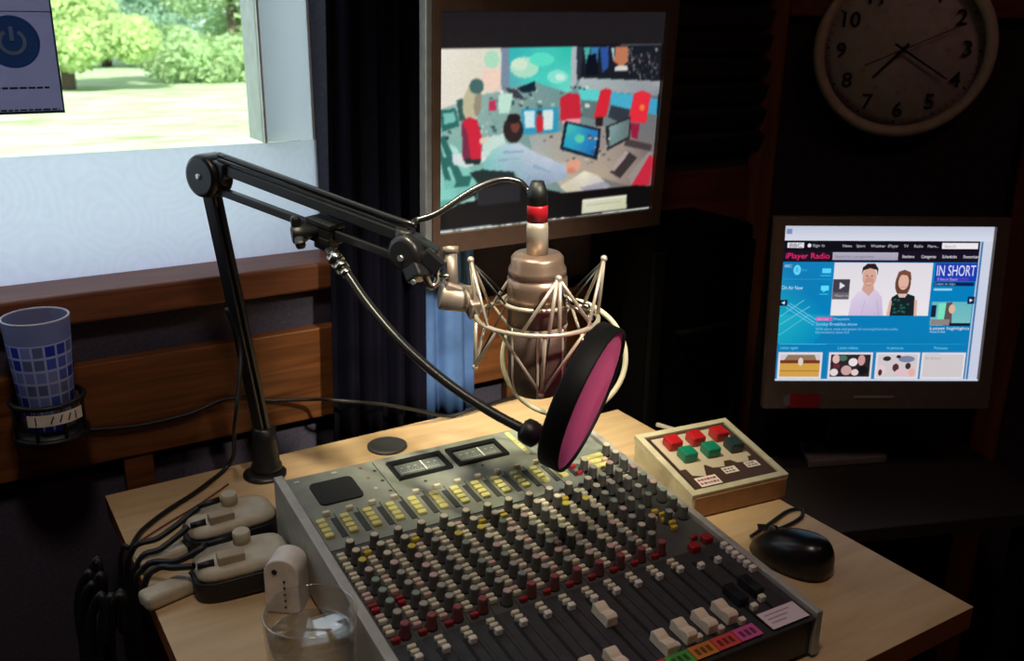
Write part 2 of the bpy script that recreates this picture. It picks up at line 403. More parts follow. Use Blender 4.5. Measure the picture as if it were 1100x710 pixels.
def tree(loc, h, cr, rgb, label, low=0.6, n=420, k=9):
    x, y = loc; t = thing('garden_tree', label, 'tree', (x, y, ZL), 0, 'trees beyond the lawn')
    cl = [((x + random.uniform(-1, 1) * cr * 0.7, y + random.uniform(-1, 1) * cr * 0.5, ZL + low + (random.random() ** 1.5) * (h - low)), cr * random.uniform(0.4, 0.62)) for _ in range(k)]
    cl += [((x + (q_ - 2) * cr * 0.42, y - cr * 0.35 + random.uniform(-.2, .2), ZL + low * 0.9 + random.uniform(0, .5)), cr * 0.42) for q_ in range(5)]
    mm = MB(); leaves(mm, cl, int(n * 1.5), 0.066); mm.build('foliage', leafmat('leaf', rgb), t)
    mm = MB(); mm.tube([(x, y, ZL - 0.05), (x + 0.05, y, ZL + h * 0.3), (x - 0.1, y, ZL + h * 0.6)], lambda s: 0.16 - 0.1 * s, 8)
    for c, r in cl[:4]: mm.tube([(x, y, ZL + h * 0.35), tuple((V((x, y, ZL + h * 0.4)) + V(c)) / 2), c], 0.05, 6)
    mm.build('trunk', BARK, t)
tree((2.9, 22.5), 5.0, 1.5, (200, 222, 160), 'garden tree with bright yellow-green low boughs, nearest to the poster', 0.9, 1100, 14)
tree((5.2, 31.5), 7.5, 2.4, (168, 200, 176), 'bluish-green tree in the middle of the window view', 1.0, 900, 14)
tree((7.0, 24.5), 6.0, 2.0, (186, 212, 162), 'leafy green tree outside, next to the white window mullion', 0.5, 1000, 17)
tree((0.2, 28.0), 6.5, 2.2, (180, 212, 140), 'green tree outside, mostly hidden behind the poster', 0.6, 700, 12)
tree((11.8, 30.0), 7.0, 2.6, (180, 212, 150), 'green tree far back, cut off by the white window mullion', 0.6, 700, 12)
hd = thing('hedge', 'dim blue-green hedge in the shade under the trees', 'hedge', (5, 36, ZL))
mm = MB(); leaves(mm, [((-5 + i * 1.3, 37 + random.uniform(-.4, .4), ZL + random.uniform(0.5, 2.6)), 1.3) for i in range(20)] + [((-5 + i * 1.3, 37.4, ZL + 3.8), 1.3) for i in range(20)], 500, 0.16)
mm.build('foliage', leafmat('hedge_leaf', (150, 190, 172)), hd)

# poster taped to the glass (its plain back towards nobody: print faces the room)
po = thing('poster', 'dark purple sheet with a round blue power symbol, hung on the window glass', 'poster', (0.02, 1.236, 0.44))
def tsl(name, rgb):
    mm = bpy.data.materials.new(name); mm.use_nodes = True; nt = mm.node_tree; b = nt.nodes['Principled BSDF']
    a = nt.nodes.new('ShaderNodeVertexColor'); a.layer_name = 'Col'; nt.links.new(a.outputs['Color'], b.inputs['Base Color']); b.inputs['Roughness'].default_value = 0.7
    t = nt.nodes.new('ShaderNodeBsdfTranslucent'); nt.links.new(a.outputs['Color'], t.inputs['Color'])
    mx = nt.nodes.new('ShaderNodeMixShader'); mx.inputs[0].default_value = 0.45; o = nt.nodes['Material Output']
    nt.links.new(b.outputs[0], mx.inputs[1]); nt.links.new(t.outputs[0], mx.inputs[2]); nt.links.new(mx.outputs[0], o.inputs[0]); return mm
PT = Paint(0.00005); pc = on(14, 46, 1, 1.236)
xl, xr = -0.03, on(70, 120, 1, 1.236).x
zb = on(70, 121, 1, 1.236).z; zt = zb + 0.26
ppx = lambda px, py: (lambda q: (q.x, q.z))(on(px, py, 1, 1.236))
PT.poly([(xl, zb), (xr, zb + 0.0005), (xr, zt), (xl, zt)], (116, 110, 150))
PT.poly([(xl, zb), (xr, zb), (xr, zb + 0.003), (xl, zb + 0.003)], (60, 58, 80)).poly([(xr - 0.002, zb), (xr, zb), (xr, zt), (xr - 0.002, zt)], (66, 64, 88))
cx, cz = ppx(13, 45)
PT.ell(cx, cz, 0.0285, 0.0285, (44, 92, 170), 32); PT.ell(cx, cz, 0.026, 0.026, (56, 116, 200), 32)
for k in range(26):
    a = math.radians(122 + k * 296 / 26); b2 = math.radians(122 + (k + 1) * 296 / 26)
    PT.line((cx + 0.0125 * math.cos(a), cz + 0.0125 * math.sin(a)), (cx + 0.0125 * math.cos(b2), cz + 0.0125 * math.sin(b2)), 0.004, (150, 184, 226))
PT.line((cx, cz + 0.001), (cx, cz + 0.0165), 0.0042, (150, 184, 226))
for (pa, pb, hh) in (((0, 95), (53, 94), 0.0022), ((0, 119), (64, 117.5), 0.002)):
    a = ppx(*pa); b2 = ppx(*pb); x = a[0] - 0.02
    while x < b2[0]:
        w = random.uniform(0.004, 0.009); PT.line((x, a[1]), (min(x + w, b2[0]), a[1]), hh, (30, 28, 46)); x += w + 0.0016
PT.line((xl, ppx(0, 12)[1]), (xr, ppx(0, 12)[1]), 0.001, (60, 56, 90))
MP = Matrix(((1, 0, 0, 0), (0, 0, -1, 1.236), (0, 1, 0, 0), (0, 0, 0, 1)))
PT.build('sheet', tsl('backlit_paper', None), po, wm(po).inverted() @ MP)

# ------------------------------------------------------------------ curtain (gathered cloth, one continuous sheet)
def hanging(root, name, xa, xb, ta, tb, y0, amp, waves, mt, z0=-0.02, z1=1.48):
    m = MB(); NX, NZ = 110, 24; g = []
    for j in range(NZ + 1):
        t = j / NZ; z = z0 + t * (z1 - z0); row = []
        for i in range(NX + 1):
            s = i / NX; x0 = xa + (ta - xa) * min(1, t * 2.2); x1 = xb + (tb - xb) * t
            y = y0 + amp * math.sin(s * waves + 0.6 * math.sin(t * 3)) + amp * 0.3 * math.sin(s * waves * 2.4 + 2 + t)
            row.append(m.bm.verts.new((x0 + (x1 - x0) * s, y, z)))
        g.append(row)
    for j in range(NZ):
        for i in range(NX):
            f = m.bm.faces.new((g[j][i], g[j][i + 1], g[j + 1][i + 1], g[j + 1][i])); f.smooth = True
    o = m.build(name, mt, root); sd = o.modifiers.new('thickness', 'SOLIDIFY'); sd.thickness = 0.002; return o
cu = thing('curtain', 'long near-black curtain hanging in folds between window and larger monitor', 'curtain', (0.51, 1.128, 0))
hanging(cu, 'cloth', 0.424, 0.566, 0.446, 0.585, 1.134, 0.012, 26, mat('shaded_curtain_cloth', (13, 13, 25), 0.95, noise=0.15, scale=14, spec=0.05))  # near-black cloth carries the curtain's shade in its colour
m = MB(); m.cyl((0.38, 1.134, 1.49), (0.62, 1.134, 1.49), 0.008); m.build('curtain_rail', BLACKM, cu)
cu2 = thing('curtain', 'added blue cloth for the lit part of the curtain, below the larger monitor', 'curtain', (0.63, 1.166, 0))
hanging(cu2, 'cloth', 0.540, 0.664, 0.545, 0.655, 1.166, 0.007, 15, mat('lit_curtain_cloth', (86, 120, 176), 0.95, noise=0.25, scale=16, spec=0.05), z1=1.3)  # lit patch of the curtain, put into the colour of a separate cloth
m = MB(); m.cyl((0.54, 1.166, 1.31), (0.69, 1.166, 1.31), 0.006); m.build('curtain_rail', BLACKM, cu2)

# ------------------------------------------------------------------ desk
dk = thing('desk', 'beech-topped studio desk with a small notch at its far corner', 'desk', (0.47, 0.78, ZF))
top = [(0.125, 0.36), (0.819, 0.44), (0.819, 1.013), (0.784, 1.013), (0.784, 1.122), (0.125, 1.112)]
top = [(0.125, 0.44), (0.819, 0.44), (0.819, 1.013), (0.784, 1.013), (0.784, 1.122), (0.125, 1.112)]
MB().prism([(x, y, -0.001) for x, y in top], (0, 0, -0.024), 0).build('tabletop', EDGEW, dk)
MB().prism([(x, y, 0.0) for x, y in top], (0, 0, -0.001), 0).build('top_surface', DESKW, dk)
for x, y in ((0.16, 0.48), (0.78, 0.48), (0.74, 1.07), (0.16, 1.07)):
    MB().box((x, y, -0.3875), (0.045, 0.045, 0.725), bev=0.003).build('leg', BLACKM, dk)
for (px, py, r) in ((416, 480, 0.0265),):
    c = on(px, py, 2, 0); mm = MB(); mm.lathe([(r, 0.0), (r, 0.003), (r - 0.003, 0.0045), (r - 0.006, 0.0035), (0.001, 0.0032)], c, n=32)
    mm.build('cable_grommet', mat('grommet_grey', (58, 58, 62), 0.55), dk)

# ------------------------------------------------------------------ mixing console
mx = thing('mixing_console', 'grey and black audio mixing console with rows of knobs and faders', 'mixing console', (0.250, 0.479, 0), math.radians(-2.0))
CW, CD = 0.374, 0.416; TL_ = math.radians(4.81); ct, st = math.cos(TL_), math.sin(TL_); ZP = 0.044
TILT = Matrix.Rotation(TL_, 4, 'X')
def pp(u, v, h=0.0): return V((u, v * ct - h * st, ZP + v * st + h * ct))
PM = Matrix.Translation((0, 0, ZP)) @ TILT
def tilt(mb): mb.bm.transform(PM); return mb
SILV = mat('silver_side', (178, 174, 166), 0.5, 0.25); PGREY = mat('panel_grey', (132, 136, 126), 0.55); FADBLK = mat('fader_panel_black', (52, 51, 54), 0.5, noise=0.2, scale=120)
# side cheeks
for u0, u1 in ((0.0, 0.010), (CW - 0.008, CW)):
    a = [(u0, 0, 0.004), (u0, CD, 0.004), (u0, CD, 0.05 + CD * math.tan(TL_)), (u0, 0, 0.05)]
    MB().prism(a, (u1 - u0, 0, 0), 0.0012).build('side_cheek', SILV, mx, True)
# body under the panels
MB().prism([(0.0101, 0.004, 0.006), (0.0101, CD - 0.002, 0.006), (0.0101, CD - 0.002, ZP - 0.002 + CD * math.tan(TL_)), (0.0101, 0.004, ZP - 0.002)], (CW - 0.0183, 0, 0)).build('chassis', BLACKM, mx, True)
UL, UR = 0.0103, CW - 0.0083
tilt(MB().box(((UL + UR) / 2, 0.275 + (CD - 0.275) / 2, -0.0005), (UR - UL, CD - 0.275 - 0.002, 0.002))).build('meter_panel', PGREY, mx, True)
MIDP = mat('knob_panel_grey', (74, 74, 72), 0.55)
tilt(MB().box(((UL + UR) / 2, 0.2015, -0.0007), (UR - UL, 0.146, 0.0016))).build('knob_panel', MIDP, mx, True)
m = MB(); m.box(((UL + UR) / 2, 0.064, -0.0005), (UR - UL, 0.128, 0.002))
tilt(m).build('fader_panel', FADBLK, mx, True)
PITCH = 0.0245; UC = [0.0225 + PITCH * k for k in range(12)]
UMST = [0.318, 0.340, 0.360]
# channel dividers on knob and yellow rows (engraved grooves), fader slots
m = MB()
for k in range(12):
    m.box((UC[k] - 0.0105, 0.208, 0.0004), (0.0008, 0.255, 0.0012))
    m.box((UC[k] + 0.0105, 0.3095, 0.0008), (0.0055, 0.034, 0.0012))
m.box((0.1085, 0.368, 0.0006), (0.0008, 0.085, 0.0010))
tilt(m).build('panel_grooves', mat('groove_dark', (58, 60, 56), 0.7), mx, True)
m = MB()
for u in UC + UMST[:2]: m.box((u - 0.001, 0.064, 0.0006), (0.003, 0.096, 0.0012))
tilt(m).build('fader_slots', mat('slot_black', (6, 6, 7), 0.6), mx, True)
m = MB()
for k in range(12): m.box((UC[k] + 0.0098, 0.064, 0.0005), (0.0009, 0.124, 0.001))
tilt(m).build('channel_lines', mat('seam_dark', (24, 24, 26), 0.6), mx, True)
# loudspeaker grille
def rrect(x0, y0, x1, y1, r, n=5):
    out = []
    for cx_, cy_, a0 in ((x1 - r, y1 - r, 0), (x0 + r, y1 - r, 90), (x0 + r, y0 + r, 180), (x1 - r, y0 + r, 270)):
        for k in range(n + 1): a = math.radians(a0 + 90 * k / n); out.append((cx_ + r * math.cos(a), cy_ + r * math.sin(a)))
    return out
m = MB(); m.prism([V((x, y, 0.0004)) for x, y in rrect(0.0295, 0.351, 0.0765, 0.394, 0.006)], (0, 0, 0.0022))
GRM = mat('black_mesh_grille', (22, 22, 21), 0.7, noise=0.5, scale=900)
tilt(m).build('speaker_grille', GRM, mx, True)
# level meters
for (u0, u1) in ((0.1205, 0.185), (0.1925, 0.256)):
    m = MB(); v0, v1 = 0.3635, 0.4005
    for a in ((u0, v0, u1, v0 + 0.004), (u0, v1 - 0.007, u1, v1), (u0, v0 + 0.004, u0 + 0.004, v1 - 0.007), (u1 - 0.005, v0 + 0.004, u1, v1 - 0.007)):
        m.box(((a[0] + a[2]) / 2, (a[1] + a[3]) / 2, 0.002), (a[2] - a[0], a[3] - a[1], 0.004))
    fr = tilt(m).build('level_meter', mat('meter_black', (12, 12, 13), 0.5), mx, True)
    P_ = Paint(0.00005); P_.rect(u0 + 0.004, v0 + 0.004, u1 - 0.005, v1 - 0.007, (96, 102, 98))
    P_.rect(u0 + 0.008, v0 + 0.012, u1 - 0.010, v0 + 0.0135, (150, 156, 150))
    for k in range(14): P_.rect(u0 + 0.009 + k * 0.0033, v0 + 0.0135, u0 + 0.0096 + k * 0.0033, v0 + (0.019 if k % 3 == 0 else 0.017), (160, 164, 158))
    for k in range(6):
        P_.rect(u0 + 0.010 + k * 0.008, v0 + 0.020, u0 + 0.0135 + k * 0.008, v0 + 0.0222, (150, 156, 152))
    P_.build('meter_scale', PAINT, fr, PM @ Matrix.Translation((0, 0, 0.0012)))
    um = (u0 + u1) / 2 + 0.004; m = MB(); m.box((um, (v0 + v1) / 2 - 0.001, 0.0026), (0.0014, 0.020, 0.0008)); tilt(m).build('meter_needle', mat('needle_white', (220, 224, 216), 0.5), fr, True)
# paper strip and little marks on the meter panel
P_ = Paint(0.00006); ym = (206, 204, 140)
P_.poly([(0.2755, 0.357), (0.2815, 0.357), (0.2815, 0.411), (0.2755, 0.411)], ym)
for k in range(7): P_.rect(0.2768, 0.361 + k * 0.007, 0.2802, 0.3628 + k * 0.007, (168, 166, 104))
P_.build('scribble_strip', PAINT, mx, PM @ Matrix.Translation((0, 0, 0.0008)))
P_ = Paint(0.00006)
for k in range(6): P_.ell(0.0925 + 0.012 * (k % 2), 0.405 - 0.011 * k, 0.0022, 0.0022, [(150, 60, 50), (60, 40, 40), (140, 100, 90), (60, 60, 60), (190, 190, 170), (70, 70, 66)][k])
for (u, v) in ((0.146, 0.352), (0.217, 0.355), (0.2865, 0.372)): P_.ell(u, v, 0.0019, 0.0019, (40, 40, 40))
for (u, v) in ((0.060, 0.406), (0.018, 0.404)): P_.rect(u, v, u + 0.006, v + 0.003, (190, 192, 180))
P_.build('panel_markings', PAINT, mx, PM @ Matrix.Translation((0, 0, 0.0008)))
P_ = Paint(0.00006); P_.rect(0.290, 0.350, 0.318, 0.404, (118, 124, 112)); P_.build('module_plate', PAINT, mx, PM @ Matrix.Translation((0, 0, 0.0008)))
P_ = Paint(0.00006); P_.rect(0.322, 0.350, 0.357, 0.404, (112, 118, 108)); P_.rect(0.322, 0.372, 0.357, 0.376, (60, 62, 58))
P_.build('module_plate', PAINT, mx, PM @ Matrix.Translation((0, 0, 0.0008)))
# coloured name strip and white card along the front edge
P_ = Paint(0.00006); cols = [(196, 170, 60), (120, 70, 150), (70, 96, 160), (190, 70, 60), (90, 150, 80), (196, 120, 50), (120, 70, 160), (200, 66, 60), (82, 160, 70), (200, 120, 48), (206, 72, 66), (206, 84, 150)]
for k in range(12):
    u0 = UC[k] + 0.0135 - PITCH; P_.rect(u0, 0.0035, u0 + PITCH - 0.0006, 0.0185, cols[k])
    for q in range(3): P_.rect(u0 + 0.004 + q * 0.006, 0.007, u0 + 0.008 + q * 0.006, 0.0145, tuple(int(c * 0.5) for c in cols[k]))
P_.rect(0.316, 0.003, 0.3595, 0.0245, (222, 206, 214))
for q in range(3): P_.rect(0.321, 0.019 - q * 0.005, 0.350 - q * 0.006, 0.0202 - q * 0.005, (150, 126, 140))
P_.build('name_strip', PAINT, mx, PM @ Matrix.Translation((0, 0, 0.0008)))
# knobs: one mesh per colour, each a part of its own
def knob_mesh(capc, body):
    bm_ = MB(); bm_.lathe([(0.0060, 0), (0.0058, 0.002), (0.0047, 0.003), (0.0043, 0.0130), (0.0039, 0.0134)], (0, 0, 0), n=14)
    a = len(bm_.bm.faces); nf = a
    bm_.lathe([(0.0039, 0.0134), (0.0038, 0.0142), (0.0033, 0.0146)], (0, 0, 0), n=14)
    bm_.box((0, 0.0044, 0.009), (0.0009, 0.0012, 0.008))
    bmesh.ops.recalc_face_normals(bm_.bm, faces=bm_.bm.faces[:])
    me = bpy.data.meshes.new('knob'); bm_.bm.to_mesh(me); bm_.bm.free()
    me.materials.append(body); me.materials.append(capc)
    for p in me.polygons:
        if p.index >= nf: p.material_index = 1
    return me
KB = mat('knob_body_grey', (62, 60, 56), 0.45); KR = mat('knob_body_red', (78, 38, 39), 0.45)
CAPS = {'grey': mat('cap_grey', (160, 158, 146), 0.5), 'cream': mat('cap_cream', (206, 196, 172), 0.5), 'pink': mat('cap_pinkish', (196, 164, 158), 0.5),
        'yellow': mat('cap_yellow', (206, 188, 70), 0.5), 'red': mat('cap_red', (142, 72, 74), 0.5), 'green': mat('cap_green_grey', (130, 146, 132), 0.5)}
KM = {c: knob_mesh(mm_, KR if c == 'red' else KB) for c, mm_ in CAPS.items()}
def btn_mesh(mt, w=0.0075, d=0.0042, h=0.0052):
    b_ = MB(); b_.box((0, 0, h / 2), (w, d, h), bev=0.0008, seg=1); me = b_.mesh('button'); me.materials.append(mt); return me
BC = mat('button_cream', (216, 206, 180), 0.45); BP = mat('button_pink', (206, 172, 162), 0.45); BR_ = mat('button_red', (150, 30, 38), 0.4); BY = mat('button_yellow', (214, 206, 130), 0.45); BW = mat('button_white', (226, 216, 206), 0.4)
BM_ = {'c': btn_mesh(BC), 'p': btn_mesh(BP), 'r': btn_mesh(BR_), 'y': btn_mesh(BY, 0.009, 0.0066, 0.004), 'w': btn_mesh(BW, 0.0066, 0.0055, 0.0065), 'R': btn_mesh(BR_, 0.010, 0.010, 0.007), 'Y': btn_mesh(mat('button_gold', (214, 184, 60), 0.45))}
knobs, btns = [], []
for k in range(12):
    for r in range(9):
        v = 0.266 - r * 0.0160
        c = 'cream' if r in (0, 1) else ('yellow' if r == 2 and k in (0, 2, 4, 5, 9, 10) else random.choice(['grey', 'grey', 'pink', 'cream', 'grey', 'green']))
        if r == 8: c = 'red' if k not in (4,) else 'pink'
        if k == 0 and r in (5, 6): c = 'green'
        knobs.append((UC[k] + 0.0055, v, c))
    for r in range(8):
        v = 0.262 - r * 0.0160
        for q in (0, 1):
            c = random.choice('cccccpc')
            if (k == 0 and r == 5) or (k == 1 and r == 5): c = 'r'
            if r == 0 and q == 1 and k in (1, 3, 6, 7, 10): c = 'Y'
            btns.append((UC[k] - 0.0052, v - q * 0.0064, c))
    if k != 4: btns.append((UC[k] - 0.0045, 0.1335, 'r'))
    for q in range(4): btns.append((UC[k] - 0.0035, 0.3235 - q * 0.0085, 'y'))
    btns.append((UC[k] + 0.006, 0.3345, 'c'))
    for q in range(3): btns.append((UC[k] + 0.004, 0.1205 - q * (0.0065 if q < 2 else 0.0072), 'w' if q == 2 else 'c'))
    if k >= 8: btns.append((UC[k] + 0.0065, 0.024, 'w'))
for i, u in enumerate(UMST):
    for r in range(9):
        v = 0.318 - r * 0.0175
        if (i == 1 and r in (0, 1, 7)) or (i == 0 and r in (0,)): continue
        knobs.append((u - 0.002, v, 'cream' if r < 2 else random.choice(['grey', 'pink', 'green', 'grey'])))
    for r in range(4): btns.append((u + 0.0075, 0.305 - r * 0.04, random.choice('cpc')))
for q in range(3):
    for s_ in range(3): btns.append((0.336 + s_ * 0.009 - 0.006, 0.318 - q * 0.010, 'y'))
for q in range(3): btns.append((0.306, 0.322 - q * 0.014, 'r' if q else 'p'))
for q in range(5): btns.append((0.335 + 0.004 * (q % 2), 0.196 - q * 0.008, 'Y'))
btns += [(0.331, 0.128, 'R'), (0.352, 0.134, 'R'), (0.343, 0.142, 'r'), (0.318, 0.102, 'w'), (0.339, 0.102, 'w'), (0.322, 0.034, 'w'), (0.337, 0.040, 'w')]
for q in range(6): btns.append((0.3605, 0.118 - q * 0.0082, 'w'))
def campos(u, v): return (mx.matrix_basis @ pp(u, v) - CAM).length
def place_parts(lst, meshes, name, limit):
    lst.sort(key=lambda a: campos(a[0], a[1]))
    for u, v, c in lst[:limit]:
        o = link(name, meshes[c], mx); o.matrix_basis = Matrix.Translation(pp(u, v, 0.0005)) @ TILT
    rest = {}
    for u, v, c in lst[limit:]: rest.setdefault(c, []).append((u, v))
    if not rest: return
    bm_ = bmesh.new(); mats = []
    for c, uv in rest.items():
        me = meshes[c]; base = len(mats); mats += list(me.materials)
        for u, v in uv:
            n0 = len(bm_.faces); tmp = me.copy(); tmp.transform(Matrix.Translation(pp(u, v, 0.0005)) @ TILT); bm_.from_mesh(tmp); bpy.data.meshes.remove(tmp)
            bm_.faces.ensure_lookup_table()
            for f in bm_.faces[n0:]: f.material_index += base
    me = bpy.data.meshes.new(name); bm_.to_mesh(me); bm_.free()
    for q in mats: me.materials.append(q)
    o = link(name, me, mx); o['kind'] = 'stuff'
place_parts(knobs, KM, 'knob', 100)
place_parts(btns, BM_, 'button', 100)
# fader caps
m = MB(); m.prism([(x, y, 0.0) for x, y in ((-0.0055, -0.012), (0.0055, -0.012), (0.0055, 0.012), (-0.0055, 0.012))], (0, 0, 0.003))
m.prism([(-0.0055, -0.012, 0.003), (-0.0055, -0.012, 0.009), (-0.0055, -0.009, 0.011), (-0.0055, -0.003, 0.0098), (-0.0055, 0, 0.0072), (-0.0055, 0.003, 0.0098), (-0.0055, 0.009, 0.011), (-0.0055, 0.012, 0.009), (-0.0055, 0.012, 0.003)], (0.011, 0, 0), 0.0008)
fcm = m.mesh('fader_cap'); fcm.materials.append(mat('fader_cap_cream', (226, 208, 186), 0.4))
for k in range(12):
    v = {7: 0.082, 8: 0.030, 9: 0.034, 10: 0.036, 11: 0.038}.get(k, 0.030)
    o = link('fader_cap', fcm, mx); o.matrix_basis = Matrix.Translation(pp(UC[k] - 0.002, v, 0.002)) @ TILT
m = MB(); m.prism([(-0.0055, -0.012, 0.0), (-0.0055, -0.012, 0.009), (-0.0055, 0, 0.0072), (-0.0055, 0.012, 0.009), (-0.0055, 0.012, 0.0)], (0.011, 0, 0), 0.0008)
fbm = m.mesh('fader_cap'); fbm.materials.append(BLACK)
for u, v in ((0.316, 0.052), (0.338, 0.056)):
    o = link('fader_cap', fbm, mx); o.matrix_basis = Matrix.Translation(pp(u, v, 0.002)) @ TILT
for u, v in ((0.03, 0.03), (0.34, 0.03), (0.03, 0.38), (0.34, 0.38)):
    MB().cyl((u, v, 0.0005), (u, v, 0.0062), 0.008).build('foot', RUBBER, mx, True)

# ------------------------------------------------------------------ microphone boom arm
E0 = on(287, 508, 2, 0.0); EL = on(225, 188, 1, 1.06); JT = at(440, 271, 0.92)
ba = thing('boom_arm', 'black jointed microphone boom arm clamped to the back of the desk', 'microphone arm', E0)
up = V((0, 0, 1)); ad = (JT - EL); hn = up.cross(ad).normalized()   # axis of the elbow pivots
hn = hn if hn.dot(CAM - EL) > 0 else -hn
m = MB(); m.lathe([(0.019, 0.0006), (0.019, 0.012), (0.0165, 0.015), (0.0165, 0.040), (0.0145, 0.046), (0.0145, 0.062), (0.010, 0.064)], E0, n=28)
m.build('base', BLACKM, ba)
MB().lathe([(0.0265, 0.0), (0.0265, 0.0035), (0.020, 0.0055)], E0 - V((0.004, 0.004, 0)) + V((0, 0, 0.0003)), n=28).build('base_flange', BLACK, ba)
B0 = E0 + V((0, 0, 0.058)); d1 = (EL - B0).normalized()
sx = hn; fw = d1.cross(sx).normalized()
m = MB()
m.bar(B0, EL - d1 * 0.012, 0.019, 0.006, fw, 0.0012)
m.bar(B0 + fw * 0.0065, EL - d1 * 0.012 + fw * 0.0055, 0.006, 0.008, fw, 0.001); m.bar(B0 - fw * 0.0065, EL - d1 * 0.012 - fw * 0.0055, 0.006, 0.008, fw, 0.001)
m.bar(B0 + sx * 0.0075, EL - d1 * 0.012 + sx * 0.0075, 0.004, 0.016, fw, 0.001)
m.build('lower_arm', BLACKM, ba)
m = MB(); m.lathe([(0.020, -0.015), (0.024, -0.012), (0.024, 0.010), (0.0225, 0.0135), (0.019, 0.015)], EL, hn, 32)
m.cyl(EL - d1 * 0.035, EL - d1 * 0.005, 0.0085); eb = m.build('elbow', BLACKM, ba)
MB().lathe([(0.0036, 0.0145), (0.0036, 0.0165), (0.002, 0.0172)], EL, hn, 12).build('pivot_screw', mat('screw_bright', (230, 230, 230), 0.3, 0.9), eb)
ud = ad.normalized(); un = hn.cross(ud).normalized(); un = un if un.z > 0 else -un
a0 = EL + un * 0.013 + ud * 0.014; a1 = JT + un * 0.0135 - ud * 0.004
b0 = EL - un * 0.013 + ud * 0.012; b1 = JT - un * 0.009 - ud * 0.004
m = MB(); m.bar(a0, a1, 0.010, 0.011, un, 0.0012); m.bar(a0 + un * 0.0075, a1 + un * 0.0075, 0.0065, 0.004, un, 0.001)
m.build('upper_arm', BLACKM, ba)
MB().bar(b0, b1, 0.009, 0.0085, un, 0.0012).build('tension_bar', BLACKM, ba)
m = MB(); m.bar(EL + un * 0.012 + ud * 0.006, EL + un * 0.012 + ud * 0.03, 0.018, 0.017, un, 0.002); m.bar(EL - un * 0.013 + ud * 0.006, EL - un * 0.013 + ud * 0.024, 0.014, 0.012, un, 0.002)
m.build('elbow_block', BLACK, ba)
m = MB(); m.lathe([(0.0155, -0.013), (0.0185, -0.010), (0.0185, 0.009), (0.017, 0.012), (0.013, 0.0135)], JT, hn, 28)
j2 = at(452, 300, 0.915); m.bar(JT, j2, 0.020, 0.022, hn, 0.003)
jb = m.build('end_joint', BLACKM, ba)
m = MB(); m.lathe([(0.0032, 0.013), (0.0032, 0.0155)], JT + (V((0, 0, -0.003))), hn, 12); m.lathe([(0.0026, 0.0105), (0.0026, 0.013)], j2, hn, 12)
m.build('pivot_screw', MATS['screw_bright'], jb)
h0 = at(455, 270, 0.915); h1 = at(474, 287, 0.92)
m = MB(); m.bar(h0, h1, 0.020, 0.018, un, 0.003); m.bar(at(436, 252, .915), at(470, 272, .918), 0.016, 0.010, un, 0.002); m.build('end_head', BLACKM, ba)
MB().cyl(a1 - ud * 0.004 - un * 0.008, a1 - ud * 0.004 + un * 0.0085, 0.0095, n=12).build('cable_clip', BLACK, ba)

# ------------------------------------------------------------------ shock mount and microphone
MC = at(577, 340, 0.93)                    # centre of the shock mount's ring
MZ = MC.z; ax = V((-0.035, -0.02, 1)).normalized()
def mp(r, deg, h):                        # deg: 0 = picture right, 270 = towards the camera
    a = math.radians(deg); hx = V((_r[0].x, _r[0].y, 0)).normalized(); hy = V((_r[2].x, _r[2].y, 0)).normalized()
    return MC + hx * (r * math.cos(a)) + hy * (r * math.sin(a)) + ax * h
sm = thing('shock_mount', 'nickel wire cradle shock mount hanging from the boom arm', 'shock mount', MC)
ring = [mp(0.060, a, 0) for a in range(0, 360, 12)]
MB().tube(ring, 0.0024, 8, True, False).build('ring', NICKEL, sm)
m = MB(); UPV = [(180, 0.064, 0.057), (0, 0.064, 0.060), (292, 0.050, 0.052), (100, 0.056, 0.050)]
for (a, r, h) in UPV:
    for da in (-38, 38): m.tube([mp(r, a, h), mp(0.060, a + da, 0.0)], 0.0017, 6, smooth=False)
    m.ball(mp(r, a, h), 0.0034, u=10, v=8)
m.tube([mp(0.064, 180, 0.057), mp(0.060, 180, 0.0)], 0.0019, 6, smooth=False); m.tube([mp(0.064, 0, 0.060), mp(0.060, 4, 0.0)], 0.0019, 6, smooth=False)
for da in (-5, 5): m.tube([mp(0.050, 292 + da * .3, 0.052), mp(0.060, 284 + da, 0.0)], 0.002, 6, smooth=False)
m.build('upper_spokes', NICKEL, sm)
m = MB(); LOV = [(186, 0.062, -0.052), (276, 0.034, -0.070), (10, 0.055, -0.052), (95, 0.05, -0.060)]
for (a, r, h) in LOV:
    for da in (-44, 44): m.tube([mp(r, a, h), mp(0.060, a + da, 0.0)], 0.0017, 6, smooth=False)
    m.ball(mp(r, a, h), 0.0032, u=10, v=8)
m.tube([mp(0.062, 186, -0.052), mp(0.060, 180, 0.0)], 0.0019, 6, smooth=False); m.tube([mp(0.034, 276, -0.070), mp(0.060, 276, 0.0)], 0.0019, 6, smooth=False)
m.build('lower_spokes', NICKEL, sm)
MB().tube([mp(0.034, a, 0.016) for a in range(0, 360, 15)], 0.0022, 8, True, False).build('inner_ring', NICKEL, sm)
m = MB()
for (a, r, h) in UPV: m.tube([mp(r, a, h - 0.002), mp(0.034, a + 30, 0.016)], 0.0011, 6, smooth=False); m.tube([mp(r, a, h - 0.002), mp(0.034, a - 30, 0.016)], 0.0011, 6, smooth=False)
for (a, r, h) in LOV[:2]: m.tube([mp(r, a, h + 0.002), mp(0.034, a + 20, 0.016)], 0.0009, 6, smooth=False)
m.build('elastic_cords', RUBBER, sm)
MB().cyl(mp(0.036, 315, 0.030), mp(0.050, 315, 0.022), 0.0042, n=12).build('lock_screw', CHROME, sm)
m = MB()
for a in (0, 20, 340): m.tube([mp(0.034, a, 0.016), mp(0.052, a, 0.006)], 0.0022, 6, smooth=False); m.ball(mp(0.053, a, 0.005), 0.004, u=8, v=6)
m.build('clamp_screws', CHROME, sm)
